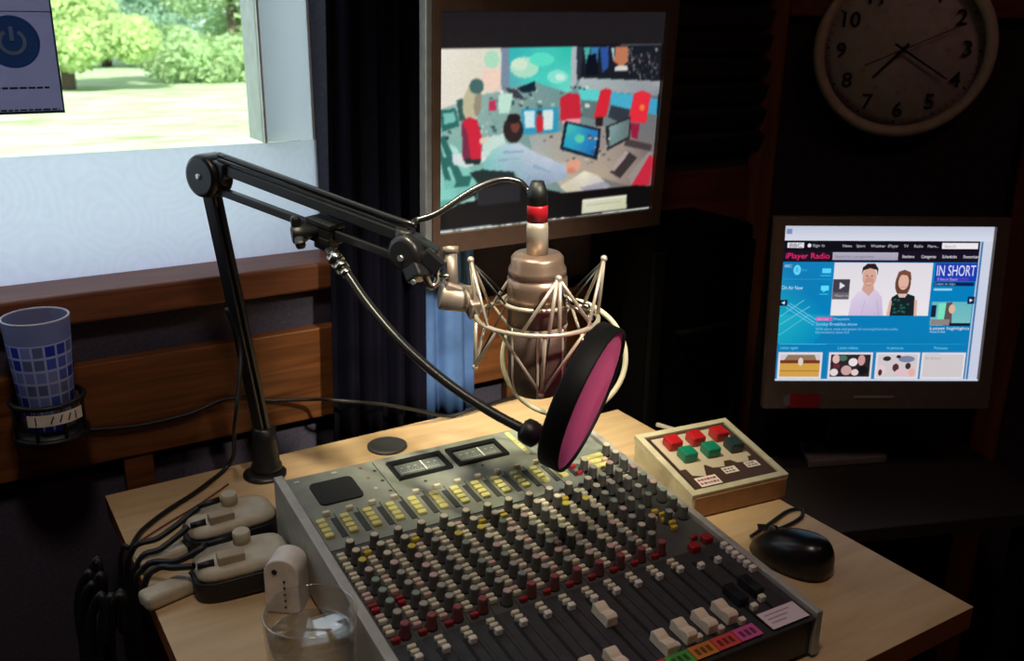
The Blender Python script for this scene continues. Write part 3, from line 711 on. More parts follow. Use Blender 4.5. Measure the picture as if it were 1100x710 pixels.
# swivel between arm and cradle
m = MB(); k0 = at(484, 268, .925); k1 = at(486, 312, .928)
m.cyl(k0, k1, 0.0062, n=14); m.cyl(at(484, 265, .925), at(484.4, 272, .925), 0.0078, n=14)
m.cyl(at(472, 318, .93), at(512, 322, .94), 0.0135, n=20, bev=0.002); m.bar(at(476, 306, .928), at(507, 316, .94), 0.022, 0.012, V((0, 0, 1)), 0.003)
m.bar(at(505, 322, .94), mp(0.060, 180, 0.004), 0.012, 0.02, V((0, 0, 1)), 0.002)
sw = m.build('swivel', mat('worn_metal', (150, 136, 126), 0.45, 0.5), sm)
m = MB(); m.tube([at(462, 285, .92), at(458, 297, .918), at(463, 308, .92), at(470, 302, .922), at(468, 288, .922)], 0.0036, 8, True); m.cyl(at(466, 297, .921), at(490, 296, .926), 0.003, n=10)
m.build('wing_screw', CHROME, sw)
mc = thing('microphone', 'large nickel condenser microphone hung upside down in the cradle', 'microphone', MC)
q = lambda prof: [(r, h) for r, h in prof]
m = MB(); m.lathe([(0.0295, -0.006), (0.0295, 0.034), (0.0292, 0.0405), (0.0275, 0.0412), (0.0275, 0.044), (0.0285, 0.0445), (0.0280, 0.050), (0.0255, 0.0545), (0.0255, 0.0605), (0.0225, 0.064), (0.010, 0.0645)], MC, ax, 40)
m.build('body', mat('mic_nickel', (146, 122, 108), 0.32, 0.65, noise=0.03), mc)
m = MB(); m.lathe([(0.0292, -0.0065), (0.0292, -0.030), (0.029, -0.060), (0.024, -0.078), (0.014, -0.083)], MC, ax, 40)
m.build('head_grille', mat('mic_grille', (84, 66, 60), 0.5, 0.5, noise=0.5, scale=1100), mc)
m = MB()
for a in (215, 270, 325): m.tube([mp(0.0296, a, -0.007), mp(0.0294, a, -0.060), mp(0.023, a, -0.079)], 0.0012, 6)
m.lathe([(0.0298, -0.0085), (0.0302, -0.007), (0.0298, -0.0045)], MC, ax, 40, caps=False)
m.build('grille_frame', NICKEL, mc)
MB().lathe([(0.0105, 0.0647), (0.0105, 0.090), (0.0098, 0.0955)], MC, ax, 24).build('connector', NICKEL, mc)
CT = MC + ax * 0.112
# microphone cable with its red-banded plug
cb = thing('microphone_cable', 'black cable arching from the boom arm into the microphone, with red banded plug', 'cable', CT)
MB().lathe([(0.0100, 0.0960), (0.0100, 0.110), (0.0094, 0.112)], MC, ax, 24).build('red_band', mat('red_band', (170, 22, 34), 0.4), cb)
MB().lathe([(0.0098, 0.1122), (0.0094, 0.124), (0.006, 0.134)], MC, ax, 24).build('plug', RUBBER, cb)
m = MB(); m.tube([MC + ax * 0.132, at(570, 207, .935), at(557, 195, .935), at(535, 193, .93), at(505, 206, .925), at(470, 229, .92), at(447, 237, .918), a1 + un * 0.0145, a1 * 0.8 + a0 * 0.2 + un * 0.0135, a1 * 0.5 + a0 * 0.5 + un * 0.0135, a0 + un * 0.0135], 0.0034, 8)
m.build('cord', mat('cable_gloss', (24, 24, 26), 0.25, spec=0.8), cb)

# ------------------------------------------------------------------ pop filter
PN = (_r[0] * 0.86 + _r[1] * 0.38 - _r[2] * 0.27).normalized(); PC = at(636, 431, 0.87); PRR = 0.0715
pf = thing('pop_filter', 'round pop filter with pink mesh and black rim on a gooseneck', 'pop filter', PC)
m = MB(); m.lathe([(PRR - 0.0022, -0.001), (PRR - 0.0018, 0.0006), (PRR - 0.0004, 0.0008), (PRR + 0.0004, -0.001), (PRR + 0.0004, -0.018), (PRR - 0.001, -0.020), (PRR - 0.004, -0.020), (PRR - 0.004, -0.016), (PRR - 0.0022, -0.004), (PRR - 0.0022, -0.001)], PC, PN, 64, caps=False)
m.build('rim', mat('matte_black_rim', (9, 9, 10), 0.6, spec=0.2), pf)
PINK = mat('pink_mesh', (255, 110, 176), 0.75, noise=0.1, scale=700)
def netting(name, base, tr_w, hole):
    mm = base.copy(); mm.name = name; nt = mm.node_tree; b = nt.nodes['Principled BSDF']; o = nt.nodes['Material Output']
    t = nt.nodes.new('ShaderNodeBsdfTranslucent'); t.inputs['Color'].default_value = lin((255, 116, 182)); h = nt.nodes.new('ShaderNodeBsdfTransparent')
    a = nt.nodes.new('ShaderNodeMixShader'); a.inputs[0].default_value = tr_w; c = nt.nodes.new('ShaderNodeMixShader'); c.inputs[0].default_value = hole
    nt.links.new(b.outputs[0], a.inputs[1]); nt.links.new(t.outputs[0], a.inputs[2]); nt.links.new(a.outputs[0], c.inputs[1]); nt.links.new(h.outputs[0], c.inputs[2]); nt.links.new(c.outputs[0], o.inputs[0]); return mm
NET1 = netting('pink_net_front', PINK, 0.55, 0.0); NET2 = netting('pink_net_back', PINK, 0.5, 0.55)
def dome(h0, sag, name, mt):
    mm = MB(); mm.lathe([(0.00003, h0 - sag)] + [(PRR * 0.967 * k / 8, h0 - sag * (1 - (k / 8) ** 2)) for k in range(1, 9)], PC, PN, 48, caps=False); return mm.build(name, mt, pf)
dome(-0.002, 0.003, 'front_mesh', NET1); dome(-0.0175, -0.001, 'back_mesh', NET2)
GB = at(586, 474, 0.868); GA = at(570, 465, 0.872)
m = MB(); m.bar(GB, at(592, 482, .868), 0.018, 0.014, V((0, 0, 1)), 0.003); m.bar(at(590, 470, .868), at(589, 492, .870), 0.012, 0.008, PN, 0.002); m.build('rim_bracket', BLACK, pf)
m = MB(); m.lathe([(0.007, -0.010), (0.0115, -0.007), (0.0125, 0.0), (0.0115, 0.007), (0.007, 0.010)], GA, (at(580, 470, .87) - at(560, 458, .872)), 20); m.build('thumb_knob', BLACK, pf)
kc = b0.lerp(b1, 0.60); GC = at(361, 279, 0.945)
m = MB(); m.tube([kc - un * 0.016 + ud * 0.006, GC, at(374, 296, .935), at(398, 330, .92), at(435, 372, .90), at(480, 411, .887), at(525, 441, .877), at(560, 460, .872), at(584, 473, .869)], 0.0047, 10)
gm = bpy.data.materials.new('ribbed_black'); gm.use_nodes = True; nt = gm.node_tree; b = nt.nodes['Principled BSDF']; b.inputs['Base Color'].default_value = (0.012, 0.012, 0.013, 1); b.inputs['Roughness'].default_value = 0.3
MATS['ribbed_black'] = gm
m.build('gooseneck', gm, pf)
m = MB(); gd = (at(374, 296, .935) - GC).normalized(); m.cyl(GC - gd * 0.006, GC + gd * 0.004, 0.0078, n=16); m.cyl(GC + gd * 0.008, GC + gd * 0.014, 0.0074, n=16); m.cyl(GC + gd * 0.016, GC + gd * 0.024, 0.006, 0.005, n=16)
m.build('collar', CHROME, pf)
m = MB()
for o_, w_c, h_c in ((un * 0.0080, 0.024, 0.006), (-un * 0.0082, 0.024, 0.007), (hn * 0.0085, 0.006, 0.0095), (-hn * 0.0085, 0.006, 0.0095)): m.bar(kc + o_ - ud * 0.017, kc + o_ + ud * 0.017, w_c, h_c, un, 0.0012)
m.bar(kc - un * 0.0125 - ud * 0.006, kc - un * 0.0125 + ud * 0.014, 0.018, 0.014, un, 0.003); m.build('arm_clamp', BLACK, pf)
kn = kc + hn * 0.026 - un * 0.004 - ud * 0.012; kd = ((kc + hn * 0.010) - kn).normalized(); m = MB(); u_, w_, d_ = frame_from(kd)
m.lathe([(0.008, -0.006), (0.0095, -0.004), (0.0095, 0.006), (0.006, 0.012), (0.004, 0.02)], kn, kd, 16)
for k in range(3): a = k * 2 * PI / 3 + 0.5; m.bar(kn + u_ * 0.006 * math.cos(a) + w_ * 0.006 * math.sin(a), kn + u_ * 0.019 * math.cos(a) + w_ * 0.019 * math.sin(a), 0.010, 0.010, kd, 0.003)
m.build('clamp_knob', BLACK, pf)

# pale hoop of cable behind the microphone
hc = at(606, 385, 1.0); m = MB(); m.tube([at(606 + 66 * math.cos(a), 384 + 62 * math.sin(a), 1.035 + 0.015 * math.sin(a)) for a in [k * 2 * PI / 20 for k in range(20)]], 0.0030, 8, True)
tag(m.build('hanging_cable', mat('cream_cable', (196, 186, 160), 0.5)), 'pale cream cable hoop hanging behind the microphone and pop filter', 'cable')

# ------------------------------------------------------------------ monitors
def rot3(y, t, r):
    return (Matrix.Rotation(y, 3, 'Z') @ Matrix.Rotation(t, 3, 'X') @ Matrix.Rotation(r, 3, 'Y'))
BEZ = mat('bezel_brown', (74, 56, 48), 0.4); BEZ2 = mat('bezel_taupe', (104, 88, 78), 0.4)
def monitor(label, c, ang, w, h, bz, mt, depth, loc_z):
    t = thing('monitor', label, 'monitor', (c[0], c[1], loc_z)); R3 = rot3(*ang); M = Matrix.Translation(V(c)) @ R3.to_4x4()
    l, r, tp, bt = bz; mm = MB()
    for x0, x1, z0, z1 in ((-w / 2 - l, w / 2 + r, h / 2, h / 2 + tp), (-w / 2 - l, w / 2 + r, -h / 2 - bt, -h / 2), (-w / 2 - l, -w / 2, -h / 2, h / 2), (w / 2, w / 2 + r, -h / 2, h / 2)):
        mm.box(((x0 + x1) / 2, 0.0, (z0 + z1) / 2), (x1 - x0, 0.016, z1 - z0))
    mm.bm.transform(M); mm.build('bezel', mt, t)
    mm = MB(); mm.box(((r - l) / 2, 0.008 + depth / 2 - 0.002, (tp - bt) / 2), (w + l + r - 0.004, depth, h + tp + bt - 0.004), bev=0.004)
    mm.box(((r - l) / 2, 0.008 + depth + 0.004, 0), (w * 0.6, 0.014, h * 0.6), bev=0.004)
    mm.bm.transform(M); mm.build('back_cover', BLACK, t)
    return t, M
# -- camera-picture monitor beside the curtain
A1 = tuple(map(math.radians, (-1.59, 3.344, -0.612))); C1 = (0.714, 1.045, 0.422)
mon1, M1 = monitor('larger wall-mounted monitor showing a camera picture of people in an office', C1, A1, 0.338, 0.270, (0.010, 0.017, 0.016, 0.025), BEZ, 0.030, 0.27)
m = MB(); m.box((0.714, 1.13, 0.42), (0.05, 0.05, 0.05)); m.box((0.714, 1.185, 0.42), (0.12, 0.022, 0.12), bev=0.003); m.build('wall_bracket', BLACKM, mon1)
m = MB(); m.box((-0.1835, 0.004, 0), (0.009, 0.02, 0.309), bev=0.002); m.bm.transform(M1); m.build('silver_edge', mat('silver_trim', (150, 152, 160), 0.35, 0.6), mon1)
SP1 = M1 @ Matrix.Translation((0, -0.001, 0)) @ Matrix.Rotation(PI / 2, 4, 'X')       # plane x right, y up, z to the viewer
p0_, n_ = SP1.translation, SP1.to_3x3() @ V((0, 0, 1)); I1 = SP1.inverted()
def scr1(px, py): v = I1 @ onplane(px, py, p0_, n_); return (v.x, v.y)
def c5(x, y): return scr1(440 + x / 2.959, y / 2.959)
P = Paint(0.00003); P.rect(-0.169, -0.135, 0.169, 0.135, (16, 13, 15))
P.poly([c5(*a) for a in ((92, 40), (815, 38), (808, 140), (92, 152))], (30, 27, 30))
def pl(col, *pts, cols=None): P.poly([c5(*a) for a in pts], col, cols)
def el(col, cx, cy, rx, ry, rot=0):
    P.poly([c5(cx + rx * math.cos(a) * math.cos(rot) - ry * math.sin(a) * math.sin(rot), cy + rx * math.cos(a) * math.sin(rot) + ry * math.sin(a) * math.cos(rot)) for a in [k * 2 * PI / 16 for k in range(16)]], col)
pl((0, 0, 0), (92, 158), (520, 148), (800, 141), (770, 590), (85, 668), cols=[(170, 190, 180), (110, 150, 150), (90, 90, 100), (120, 105, 105), (120, 190, 175)])
pl((0, 0, 0), (92, 158), (294, 153), (294, 290), (235, 300), (92, 350), cols=[(232, 228, 214), (216, 218, 200), (225, 205, 185), (226, 218, 200), (228, 222, 212)])
el((238, 208, 190), 262, 250, 30, 38); el((170, 220, 190), 262, 190, 24, 28)
pl((120, 138, 158), (292, 153), (320, 152), (320, 290), (292, 290))
pl((0, 0, 0), (318, 152), (516, 148), (512, 298), (400, 262), (318, 280), cols=[(50, 180, 180), (50, 190, 172), (110, 215, 195), (70, 205, 190), (90, 170, 180)])
el((170, 222, 196), 365, 215, 46, 34); el((205, 228, 205), 350, 205, 26, 20); el((130, 225, 205), 470, 245, 34, 22); el((196, 235, 220), 478, 246, 15, 12); el((90, 220, 195), 420, 190, 40, 22)
pl((170, 180, 186), (514, 148), (531, 148), (531, 262), (512, 300)); pl((44, 48, 60), (531, 148), (552, 148), (546, 250), (531, 255))
pl((24, 28, 36), (550, 148), (800, 142), (795, 258), (544, 248))
pl((70, 170, 160), (553, 150), (575, 150), (562, 215)); pl((54, 120, 170), (575, 150), (602, 150), (592, 228), (575, 190)); pl((12, 16, 30), (565, 175), (592, 172), (600, 240), (560, 240)); pl((44, 80, 150), (604, 150), (632, 148), (632, 215), (612, 232))
pl((168, 196, 210), (640, 155), (652, 152), (648, 200)); pl((186, 118, 84), (655, 148), (694, 148), (694, 196), (672, 214), (648, 196)); pl((210, 206, 200), (652, 212), (690, 208), (694, 226), (650, 228))
for _ in range(60):
    x = random.uniform(690, 790); y = random.uniform(150, 245); g_ = random.choice([(80, 78, 84), (120, 110, 112), (50, 44, 50), (150, 140, 136), (30, 30, 40)]); pl(g_, (x, y), (x + random.uniform(3, 11), y + 1), (x + 4, y + random.uniform(5, 18)))
pl((0, 0, 0), (545, 248), (795, 258), (790, 306), (530, 282), cols=[(176, 184, 186), (160, 160, 166), (130, 140, 144), (150, 170, 170)])
pl((90, 205, 200), (532, 280), (606, 288), (600, 322), (545, 318)); pl((70, 170, 200), (636, 292), (716, 302), (700, 348), (640, 334)); pl((64, 160, 196), (758, 312), (788, 314), (784, 366), (756, 360))
pl((96, 116, 116), (545, 318), (600, 324), (590, 380), (550, 372)); pl((50, 56, 66), (640, 334), (700, 348), (690, 400), (630, 372))
# clutter along the desks
for _ in range(150):
    x = random.uniform(110, 560); y = random.uniform(270, 470); s_ = random.uniform(4, 16)
    if x < 240 and y < 330: continue
    pl(random.choice([(54, 84, 84), (40, 60, 66), (150, 190, 180), (96, 130, 130), (200, 214, 208), (120, 150, 150), (74, 96, 100), (190, 176, 170)]), (x, y), (x + s_, y + random.uniform(-3, 3)), (x + s_, y + s_ * .8), (x + 1, y + s_ * .7))
pl((20, 38, 52), (340, 282), (398, 258), (402, 290), (362, 296)); pl((60, 60, 70), (300, 278), (340, 285), (372, 320), (330, 310))
pl((190, 226, 208), (284, 302), (330, 296), (318, 360), (284, 362)); pl((230, 236, 228), (282, 290), (300, 288), (300, 306))
pl((190, 50, 90), (252, 320), (275, 318), (276, 352), (254, 354))
pl((196, 38, 56), (478, 312), (505, 296), (540, 300), (545, 380), (480, 386)); pl((225, 150, 160), (482, 382), (545, 376), (540, 392), (486, 396))
pl((212, 38, 54), (606, 290), (622, 281), (642, 286), (624, 372), (584, 376)); pl((226, 44, 60), (712, 298), (738, 288), (766, 298), (750, 392), (694, 386)); el((240, 120, 60), 738, 342, 8, 11)
pl((40, 30, 36), (590, 372), (616, 372), (612, 420), (592, 420)); pl((150, 30, 60), (700, 390), (730, 394), (722, 450), (706, 450))
# desk tops
pl((0, 0, 0), (380, 432), (480, 420), (610, 400), (770, 462), (706, 592), (590, 560), (500, 612), (395, 500), cols=[(160, 170, 164), (170, 160, 150), (160, 140, 130), (120, 104, 104), (140, 124, 116), (176, 160, 140), (190, 180, 160), (170, 176, 170)])
pl((50, 150, 185), (355, 346), (472, 340), (473, 420), (360, 426)); pl((200, 226, 230), (364, 352), (398, 350), (398, 405), (368, 408)); pl((214, 226, 222), (424, 350), (456, 347), (456, 410), (426, 412)); pl((205, 40, 50), (402, 370), (424, 366), (424, 418), (404, 420)); el((90, 60, 55), 413, 358, 9, 9)
pl((18, 30, 46), (494, 384), (611, 410), (596, 508), (478, 474)); pl((0, 0, 0), (502, 392), (600, 415), (586, 496), (488, 466), cols=[(70, 190, 180), (40, 120, 190), (30, 110, 180), (40, 160, 190)]); el((90, 200, 170), 540, 440, 16, 14)
pl((38, 40, 46), (622, 402), (702, 370), (700, 440), (626, 478)); pl((0, 0, 0), (634, 402), (698, 378), (694, 434), (634, 466), cols=[(130, 160, 158), (96, 116, 120), (100, 116, 116), (110, 140, 138)])
pl((150, 140, 136), (606, 410), (622, 402), (624, 470), (606, 474)); pl((70, 60, 62), (690, 440), (770, 460), (764, 480), (680, 462))
pl((58, 50, 52), (636, 546), (690, 478), (722, 500), (668, 566)); pl((170, 154, 148), (636, 540), (686, 478), (698, 484), (650, 544)); pl((150, 138, 132), (690, 560), (760, 480), (772, 486), (710, 588)); pl((196, 40, 62), (762, 492), (776, 500), (760, 588), (702, 592))
for _ in range(40):
    x = random.uniform(400, 640); y = random.uniform(425, 520); s_ = random.uniform(5, 14); pl(random.choice([(70, 66, 70), (196, 190, 176), (110, 104, 100), (220, 210, 190), (90, 96, 96)]), (x, y), (x + s_, y + 2), (x + s_ - 2, y + s_ * .5), (x, y + s_ * .5))
# left floor, chairs and table
pl((0, 0, 0), (88, 440), (150, 470), (210, 560), (240, 580), (215, 640), (86, 664), cols=[(120, 190, 175), (180, 225, 215), (130, 200, 185), (120, 190, 180), (90, 180, 170), (140, 215, 195)])
for a in (((96, 352), (148, 344), (160, 400), (104, 420)), ((95, 440), (112, 430), (170, 560), (150, 580)), ((88, 470), (100, 466), (140, 590), (120, 600)), ((150, 560), (200, 556), (190, 590), (140, 596)), ((100, 500), (130, 500), (128, 530), (104, 530))): pl((44, 104, 98), *a)
for a in (((108, 362), (142, 356), (150, 386), (112, 396)), ((110, 570), (150, 575), (140, 600), (112, 600)), ((150, 600), (200, 590), (200, 604), (150, 622))): pl((120, 190, 178), *a)
pl((214, 222, 220), (136, 492), (240, 478), (250, 510), (180, 532), (140, 522)); pl((196, 220, 210), (225, 440), (300, 425), (310, 470), (240, 500)); pl((50, 90, 84), (150, 320), (172, 312), (176, 380), (160, 388))
# standing person
el((190, 184, 150), 197, 325, 27, 56, 0.18); el((150, 140, 120), 218, 330, 12, 40, 0.1); el((70, 104, 102), 214, 275, 23, 25); pl((206, 36, 60), (166, 390), (190, 372), (216, 380), (232, 440), (228, 508), (170, 508)); pl((120, 44, 70), (166, 390), (184, 420), (196, 508), (170, 508)); pl((226, 200, 180), (222, 440), (252, 432), (250, 446), (226, 460)); pl((34, 42, 48), (172, 504), (230, 506), (224, 522), (180, 520))
# seated man
pl((30, 46, 46), (192, 548), (240, 536), (330, 545), (352, 600), (300, 604), (215, 580)); pl((18, 18, 22), (215, 585), (350, 570), (400, 595), (480, 610), (480, 650), (88, 690), (88, 668))
pl((90, 140, 136), (214, 612), (226, 610), (226, 642), (214, 644)); pl((150, 200, 190), (150, 648), (208, 620), (212, 640), (150, 656))
pl((0, 0, 0), (234, 520), (262, 478), (300, 456), (352, 455), (400, 484), (444, 502), (500, 530), (496, 566), (430, 588), (372, 600), (336, 545), (240, 540), cols=[(120, 190, 184), (150, 205, 200), (176, 206, 214), (196, 206, 220), (190, 198, 214), (190, 200, 216), (176, 190, 214), (150, 165, 190), (140, 155, 178), (130, 150, 170), (150, 180, 196), (130, 190, 190)])
for a in (((300, 480), (360, 476), (362, 482), (300, 488)), ((280, 506), (350, 500), (352, 505), (282, 512)), ((392, 520), (450, 545), (448, 550), (390, 530)), ((370, 560), (420, 566), (420, 572), (372, 570))): pl((140, 166, 190), *a)
el((46, 36, 36), 330, 412, 32, 42); el((110, 64, 54), 336, 402, 14, 20); el((36, 30, 32), 332, 376, 22, 16); el((220, 158, 132), 520, 526, 25, 20, -0.5); el((206, 130, 110), 514, 542, 14, 10)
pl((0, 0, 0), (476, 592), (556, 542), (596, 556), (640, 592), (600, 606), (505, 616), cols=[(214, 206, 178), (236, 226, 200), (210, 204, 190), (196, 190, 186), (176, 170, 178), (200, 192, 170)]); pl((160, 154, 168), (540, 596), (620, 576), (640, 592), (560, 608))
# bottom band, caption box, task bar
pl((13, 11, 13), (84, 690), (380, 640), (480, 614), (708, 588), (772, 590), (770, 640), (768, 668), (84, 735)); pl((13, 11, 13), (80, 664), (380, 600), (500, 618), (770, 590), (770, 640), (80, 720))
pl((34, 34, 38), (216, 600), (352, 580), (352, 640), (216, 655)); pl((90, 170, 160), (88, 640), (150, 630), (150, 655), (88, 668))
pl((0, 0, 0), (548, 634), (690, 618), (688, 662), (546, 680), cols=[(214, 214, 186), (206, 206, 176), (196, 196, 166), (210, 210, 184)]); pl((236, 236, 214), (548, 634), (690, 618), (690, 622), (548, 638)); pl((170, 172, 150), (560, 650), (670, 638), (670, 641), (560, 653))
P.poly([scr1(*a) for a in ((468, 247.5), (600, 234), (697, 222), (697, 226), (600, 239), (468, 252.5))], (196, 206, 200))
for k in range(30):
    x = random.uniform(470, 690); y = 247.5 - (x - 468) * 0.1105; P.poly([scr1(*a) for a in ((x, y + .8), (x + 4, y + .4), (x + 4, y + 3.2), (x, y + 3.6))], random.choice([(150, 166, 164), (226, 230, 222), (120, 130, 130)]))
P.raster('screen', SCREEN, mon1, wm(mon1).inverted() @ SP1, 0.338, 0.270, 250, 200, 1)
# -- web page monitor
A2 = tuple(map(math.radians, (-30.43, -5.757, -0.145))); C2 = (1.161, 0.839, 0.158)
mon2, M2 = monitor('smaller desktop monitor showing a blue web page, below the wall clock', C2, A2, 0.305, 0.229, (0.014, 0.019, 0.013, 0.042), BEZ2, 0.032, -0.12)
m = MB(); ny = rot3(*A2) @ V((0, 1, 0)); cb_ = V(C2) + ny * 0.045 + V((0, 0, -0.06))
ppr = [onplane(px, py, V((0, 0, -0.119)), V((0, 0, 1))) for px, py in ((868, 503), (952, 497), (938, 474), (858, 482))]
cq = (ppr[0] + ppr[1] + ppr[2] + ppr[3]) / 4 + ny * 0.01
m.bar(V((cb_.x, cb_.y, 0.06)), V((cq.x, cq.y, -0.105)), 0.06, 0.02, ny, 0.003); m.build('stand_neck', BLACK, mon2)
MB().prism(ppr, (0, 0, 0.012), 0.002).build('stand_base', mat('stand_taupe', (112, 100, 96), 0.55), mon2)
SP2 = M2 @ Matrix.Translation((0, -0.001, 0)) @ Matrix.Rotation(PI / 2, 4, 'X'); q0_, k_ = SP2.translation, SP2.to_3x3() @ V((0, 0, 1)); I2 = SP2.inverted()
def s2(px, py): v = I2 @ onplane(px, py, q0_, k_); return (v.x, v.y)
# page drawn in page pixels: 0..1000 across, 0..740 down
P = Paint(0.00002)
def pg(x, y): return ((x / 1000 - 0.5) * 0.305, (0.5 - y / 740) * 0.229)
def fpx(px, py): a = s2(px, py); return ((a[0] / 0.305 + 0.5) * 1000, (0.5 - a[1] / 0.229) * 740)
P.rect(0, 0, 1000, 740, (205, 210, 226), (196, 202, 224)); P.rect(0, 0, 1000, 70, (190, 196, 214), (214, 218, 232)); P.rect(14, 16, 40, 40, (120, 140, 190))
P.rect(6, 70, 940, 170, (24, 16, 34)); P.rect(6, 170, 940, 735, (0, 128, 190), (12, 120, 176)); P.rect(10, 74, 935, 118, (14, 12, 22))
P.poly([(6, 170), (250, 170), (250, 420), (6, 420)], None, [(20, 120, 180), (10, 130, 186), (0, 128, 186), (20, 160, 190)]); P.poly([(6, 420), (300, 420), (180, 560), (6, 560)], None, [(30, 176, 196), (0, 134, 190), (0, 138, 188), (20, 160, 186)])
P.rect(22, 80, 100, 104, (226, 224, 232)); P.text('BBC', 32, 101, 17, (24, 16, 34), 58)
P.ell(126, 93, 9, 9, (230, 230, 236)); P.text('Sign in', 142, 99, 13, (190, 186, 200), 56)
for i, s_ in enumerate(('News', 'Sport', 'Weather', 'iPlayer', 'TV', 'Radio', 'More...')): P.text(s_, (285, 350, 418, 500, 575, 625, 690)[i], 100, 13, (196, 192, 204))
P.rect(758, 78, 930, 106, (236, 230, 236)); P.text('Search', 770, 100, 14, (150, 140, 150))
P.text('iPlayer Radio', 18, 154, 26, (236, 44, 110), 208)
P.rect(240, 124, 552, 160, (176, 172, 190), (160, 156, 178)); P.text('Search for a programme', 252, 150, 13, (120, 116, 136))
for i, s_ in enumerate(('Stations', 'Categories', 'Schedules', 'Favourites')): P.text(s_, (572, 664, 764, 866)[i], 149, 14, (232, 226, 236), 70 if i != 0 else 58)
P.text('BBC', 16, 196, 14, (170, 220, 240)); P.ell(76, 208, 18, 24, (96, 210, 246)); P.text('5', 70, 216, 18, (10, 120, 180)); P.text('live', 100, 214, 14, (60, 170, 220)); P.rect(196, 200, 238, 222, (90, 210, 250)); P.rect(188, 232, 240, 236, (70, 180, 230))
P.rect(10, 250, 240, 252, (40, 160, 210)); P.text('On Air Now', 10, 300, 17, (190, 230, 246), 100); P.rect(196, 282, 234, 304, (90, 220, 250)); P.poly([(206, 304), (222, 304), (206, 314)], (90, 220, 250)); P.rect(190, 320, 234, 324, (70, 180, 230))
P.rect(6, 350, 40, 378, (10, 26, 50)); P.poly([(12, 364), (28, 356), (28, 372)], (220, 230, 240))
for (a, b_, w_) in (((40, 372), (180, 460), 5), ((52, 366), (190, 448), 4), ((34, 386), (176, 472), 4), ((10, 430), (120, 350), 4), ((10, 470), (150, 380), 4), ((10, 520), (150, 420), 3)): P.line(a, b_, w_, (96, 190, 226))
# presenters' photo
P.rect(252, 172, 724, 424, (222, 216, 224), (232, 228, 232))
P.poly([(338, 424), (346, 350), (372, 312), (420, 292), (462, 300), (492, 336), (506, 424)], None, [(206, 190, 220), (214, 200, 226), (220, 206, 228), (224, 208, 226), (214, 198, 222), (206, 190, 218), (196, 180, 210)])
P.poly([(392, 300), (428, 330), (452, 300), (446, 272), (400, 272)], (206, 158, 146)); P.ell(424, 240, 34, 48, (214, 166, 150)); P.ell(424, 262, 22, 24, (200, 148, 134))
P.poly([(386, 232), (388, 194), (410, 176), (446, 176), (464, 200), (462, 232), (456, 206), (424, 198), (394, 208)], (40, 28, 30)); P.rect(406, 232, 417, 236, (70, 50, 48)); P.rect(431, 232, 442, 236, (70, 50, 48)); P.rect(412, 268, 436, 272, (230, 200, 190))
P.line((470, 350), (484, 424), 3, (176, 160, 194)); P.line((400, 424), (412, 350), 3, (186, 170, 200))
P.ell(588, 270, 38, 62, (104, 64, 50)); P.poly([(540, 336), (520, 424), (668, 424), (650, 330), (610, 316), (570, 316)], (22, 34, 38)); P.ell(590, 262, 25, 38, (222, 176, 160)); P.poly([(552, 250), (562, 214), (590, 204), (620, 216), (628, 256), (612, 232), (580, 228)], (120, 74, 56)); P.rect(578, 284, 602, 288, (220, 130, 130)); P.poly([(566, 318), (614, 318), (604, 336), (576, 336)], (216, 186, 170))
for k in range(14): P.ell(random.uniform(545, 640), random.uniform(345, 415), 7, 5, (30, 92, 80))
P.poly([(520, 424), (530, 350), (542, 352), (536, 424)], (216, 176, 162)); P.poly([(650, 345), (664, 350), (668, 424), (654, 424)], (216, 176, 162))
P.rect(252, 250, 332, 312, (66, 62, 72)); P.rect(252, 312, 332, 346, (98, 92, 102)); P.poly([(284, 264), (284, 298), (310, 281)], (226, 224, 228)); P.text('Watch live', 262, 334, 12, (190, 184, 190))
P.rect(184, 432, 262, 448, (214, 90, 170)); P.text('On now', 190, 446, 11, (240, 200, 226)); P.text('Presenters', 270, 446, 12, (150, 200, 226)); P.text('Sunday Breakfast show', 184, 472, 15, (150, 206, 236)); P.text('With sport, news and guests all morning from the studio', 184, 494, 12, (130, 192, 226)); P.text('this weekend, listen live', 184, 510, 12, (130, 192, 226))
# right column
P.rect(736, 172, 938, 258, (24, 60, 176)); P.text('IN SHORT', 744, 232, 50, (226, 222, 246), 186); P.rect(746, 240, 900, 256, (70, 60, 190)); P.text('5 live in Short', 750, 254, 12, (190, 190, 240)); P.rect(736, 262, 930, 280, (10, 30, 80)); P.text('Listen to clips', 742, 276, 12, (170, 180, 220)); P.rect(738, 292, 826, 302, (140, 210, 240))
P.rect(736, 356, 932, 470, (100, 180, 190), (120, 190, 190)); P.rect(770, 362, 806, 440, (120, 224, 190)); P.rect(736, 372, 760, 430, (20, 30, 60)); P.poly([(800, 470), (806, 360), (834, 356), (842, 470)], (92, 80, 84)); P.ell(836, 390, 16, 22, (216, 180, 150)); P.rect(738, 440, 830, 468, (140, 130, 130)); P.rect(830, 458, 932, 472, (14, 24, 44)); P.text('Latest highlights', 740, 490, 13, (220, 230, 238), 190); P.text('from 5 live', 740, 506, 12, (180, 214, 230))
P.rect(906, 330, 940, 366, (16, 36, 70)); P.poly([(932, 348), (916, 340), (916, 356)], (220, 230, 240))
P.rect(14, 560, 240, 564, (60, 180, 220)); P.rect(240, 560, 920, 562, (40, 160, 206)); 
for i, s_ in enumerate(('Listen again', 'Latest videos', 'In pictures', 'Podcasts')): P.text(s_, (20, 300, 540, 770)[i], 586, 13, (110, 204, 236))
for i, x in enumerate((14, 260, 490, 714)):
    P.rect(x, 602, x + 214, 732, (222, 218, 224)); P.rect(x + 10, 612, x + 204, 722, (206, 198, 200))
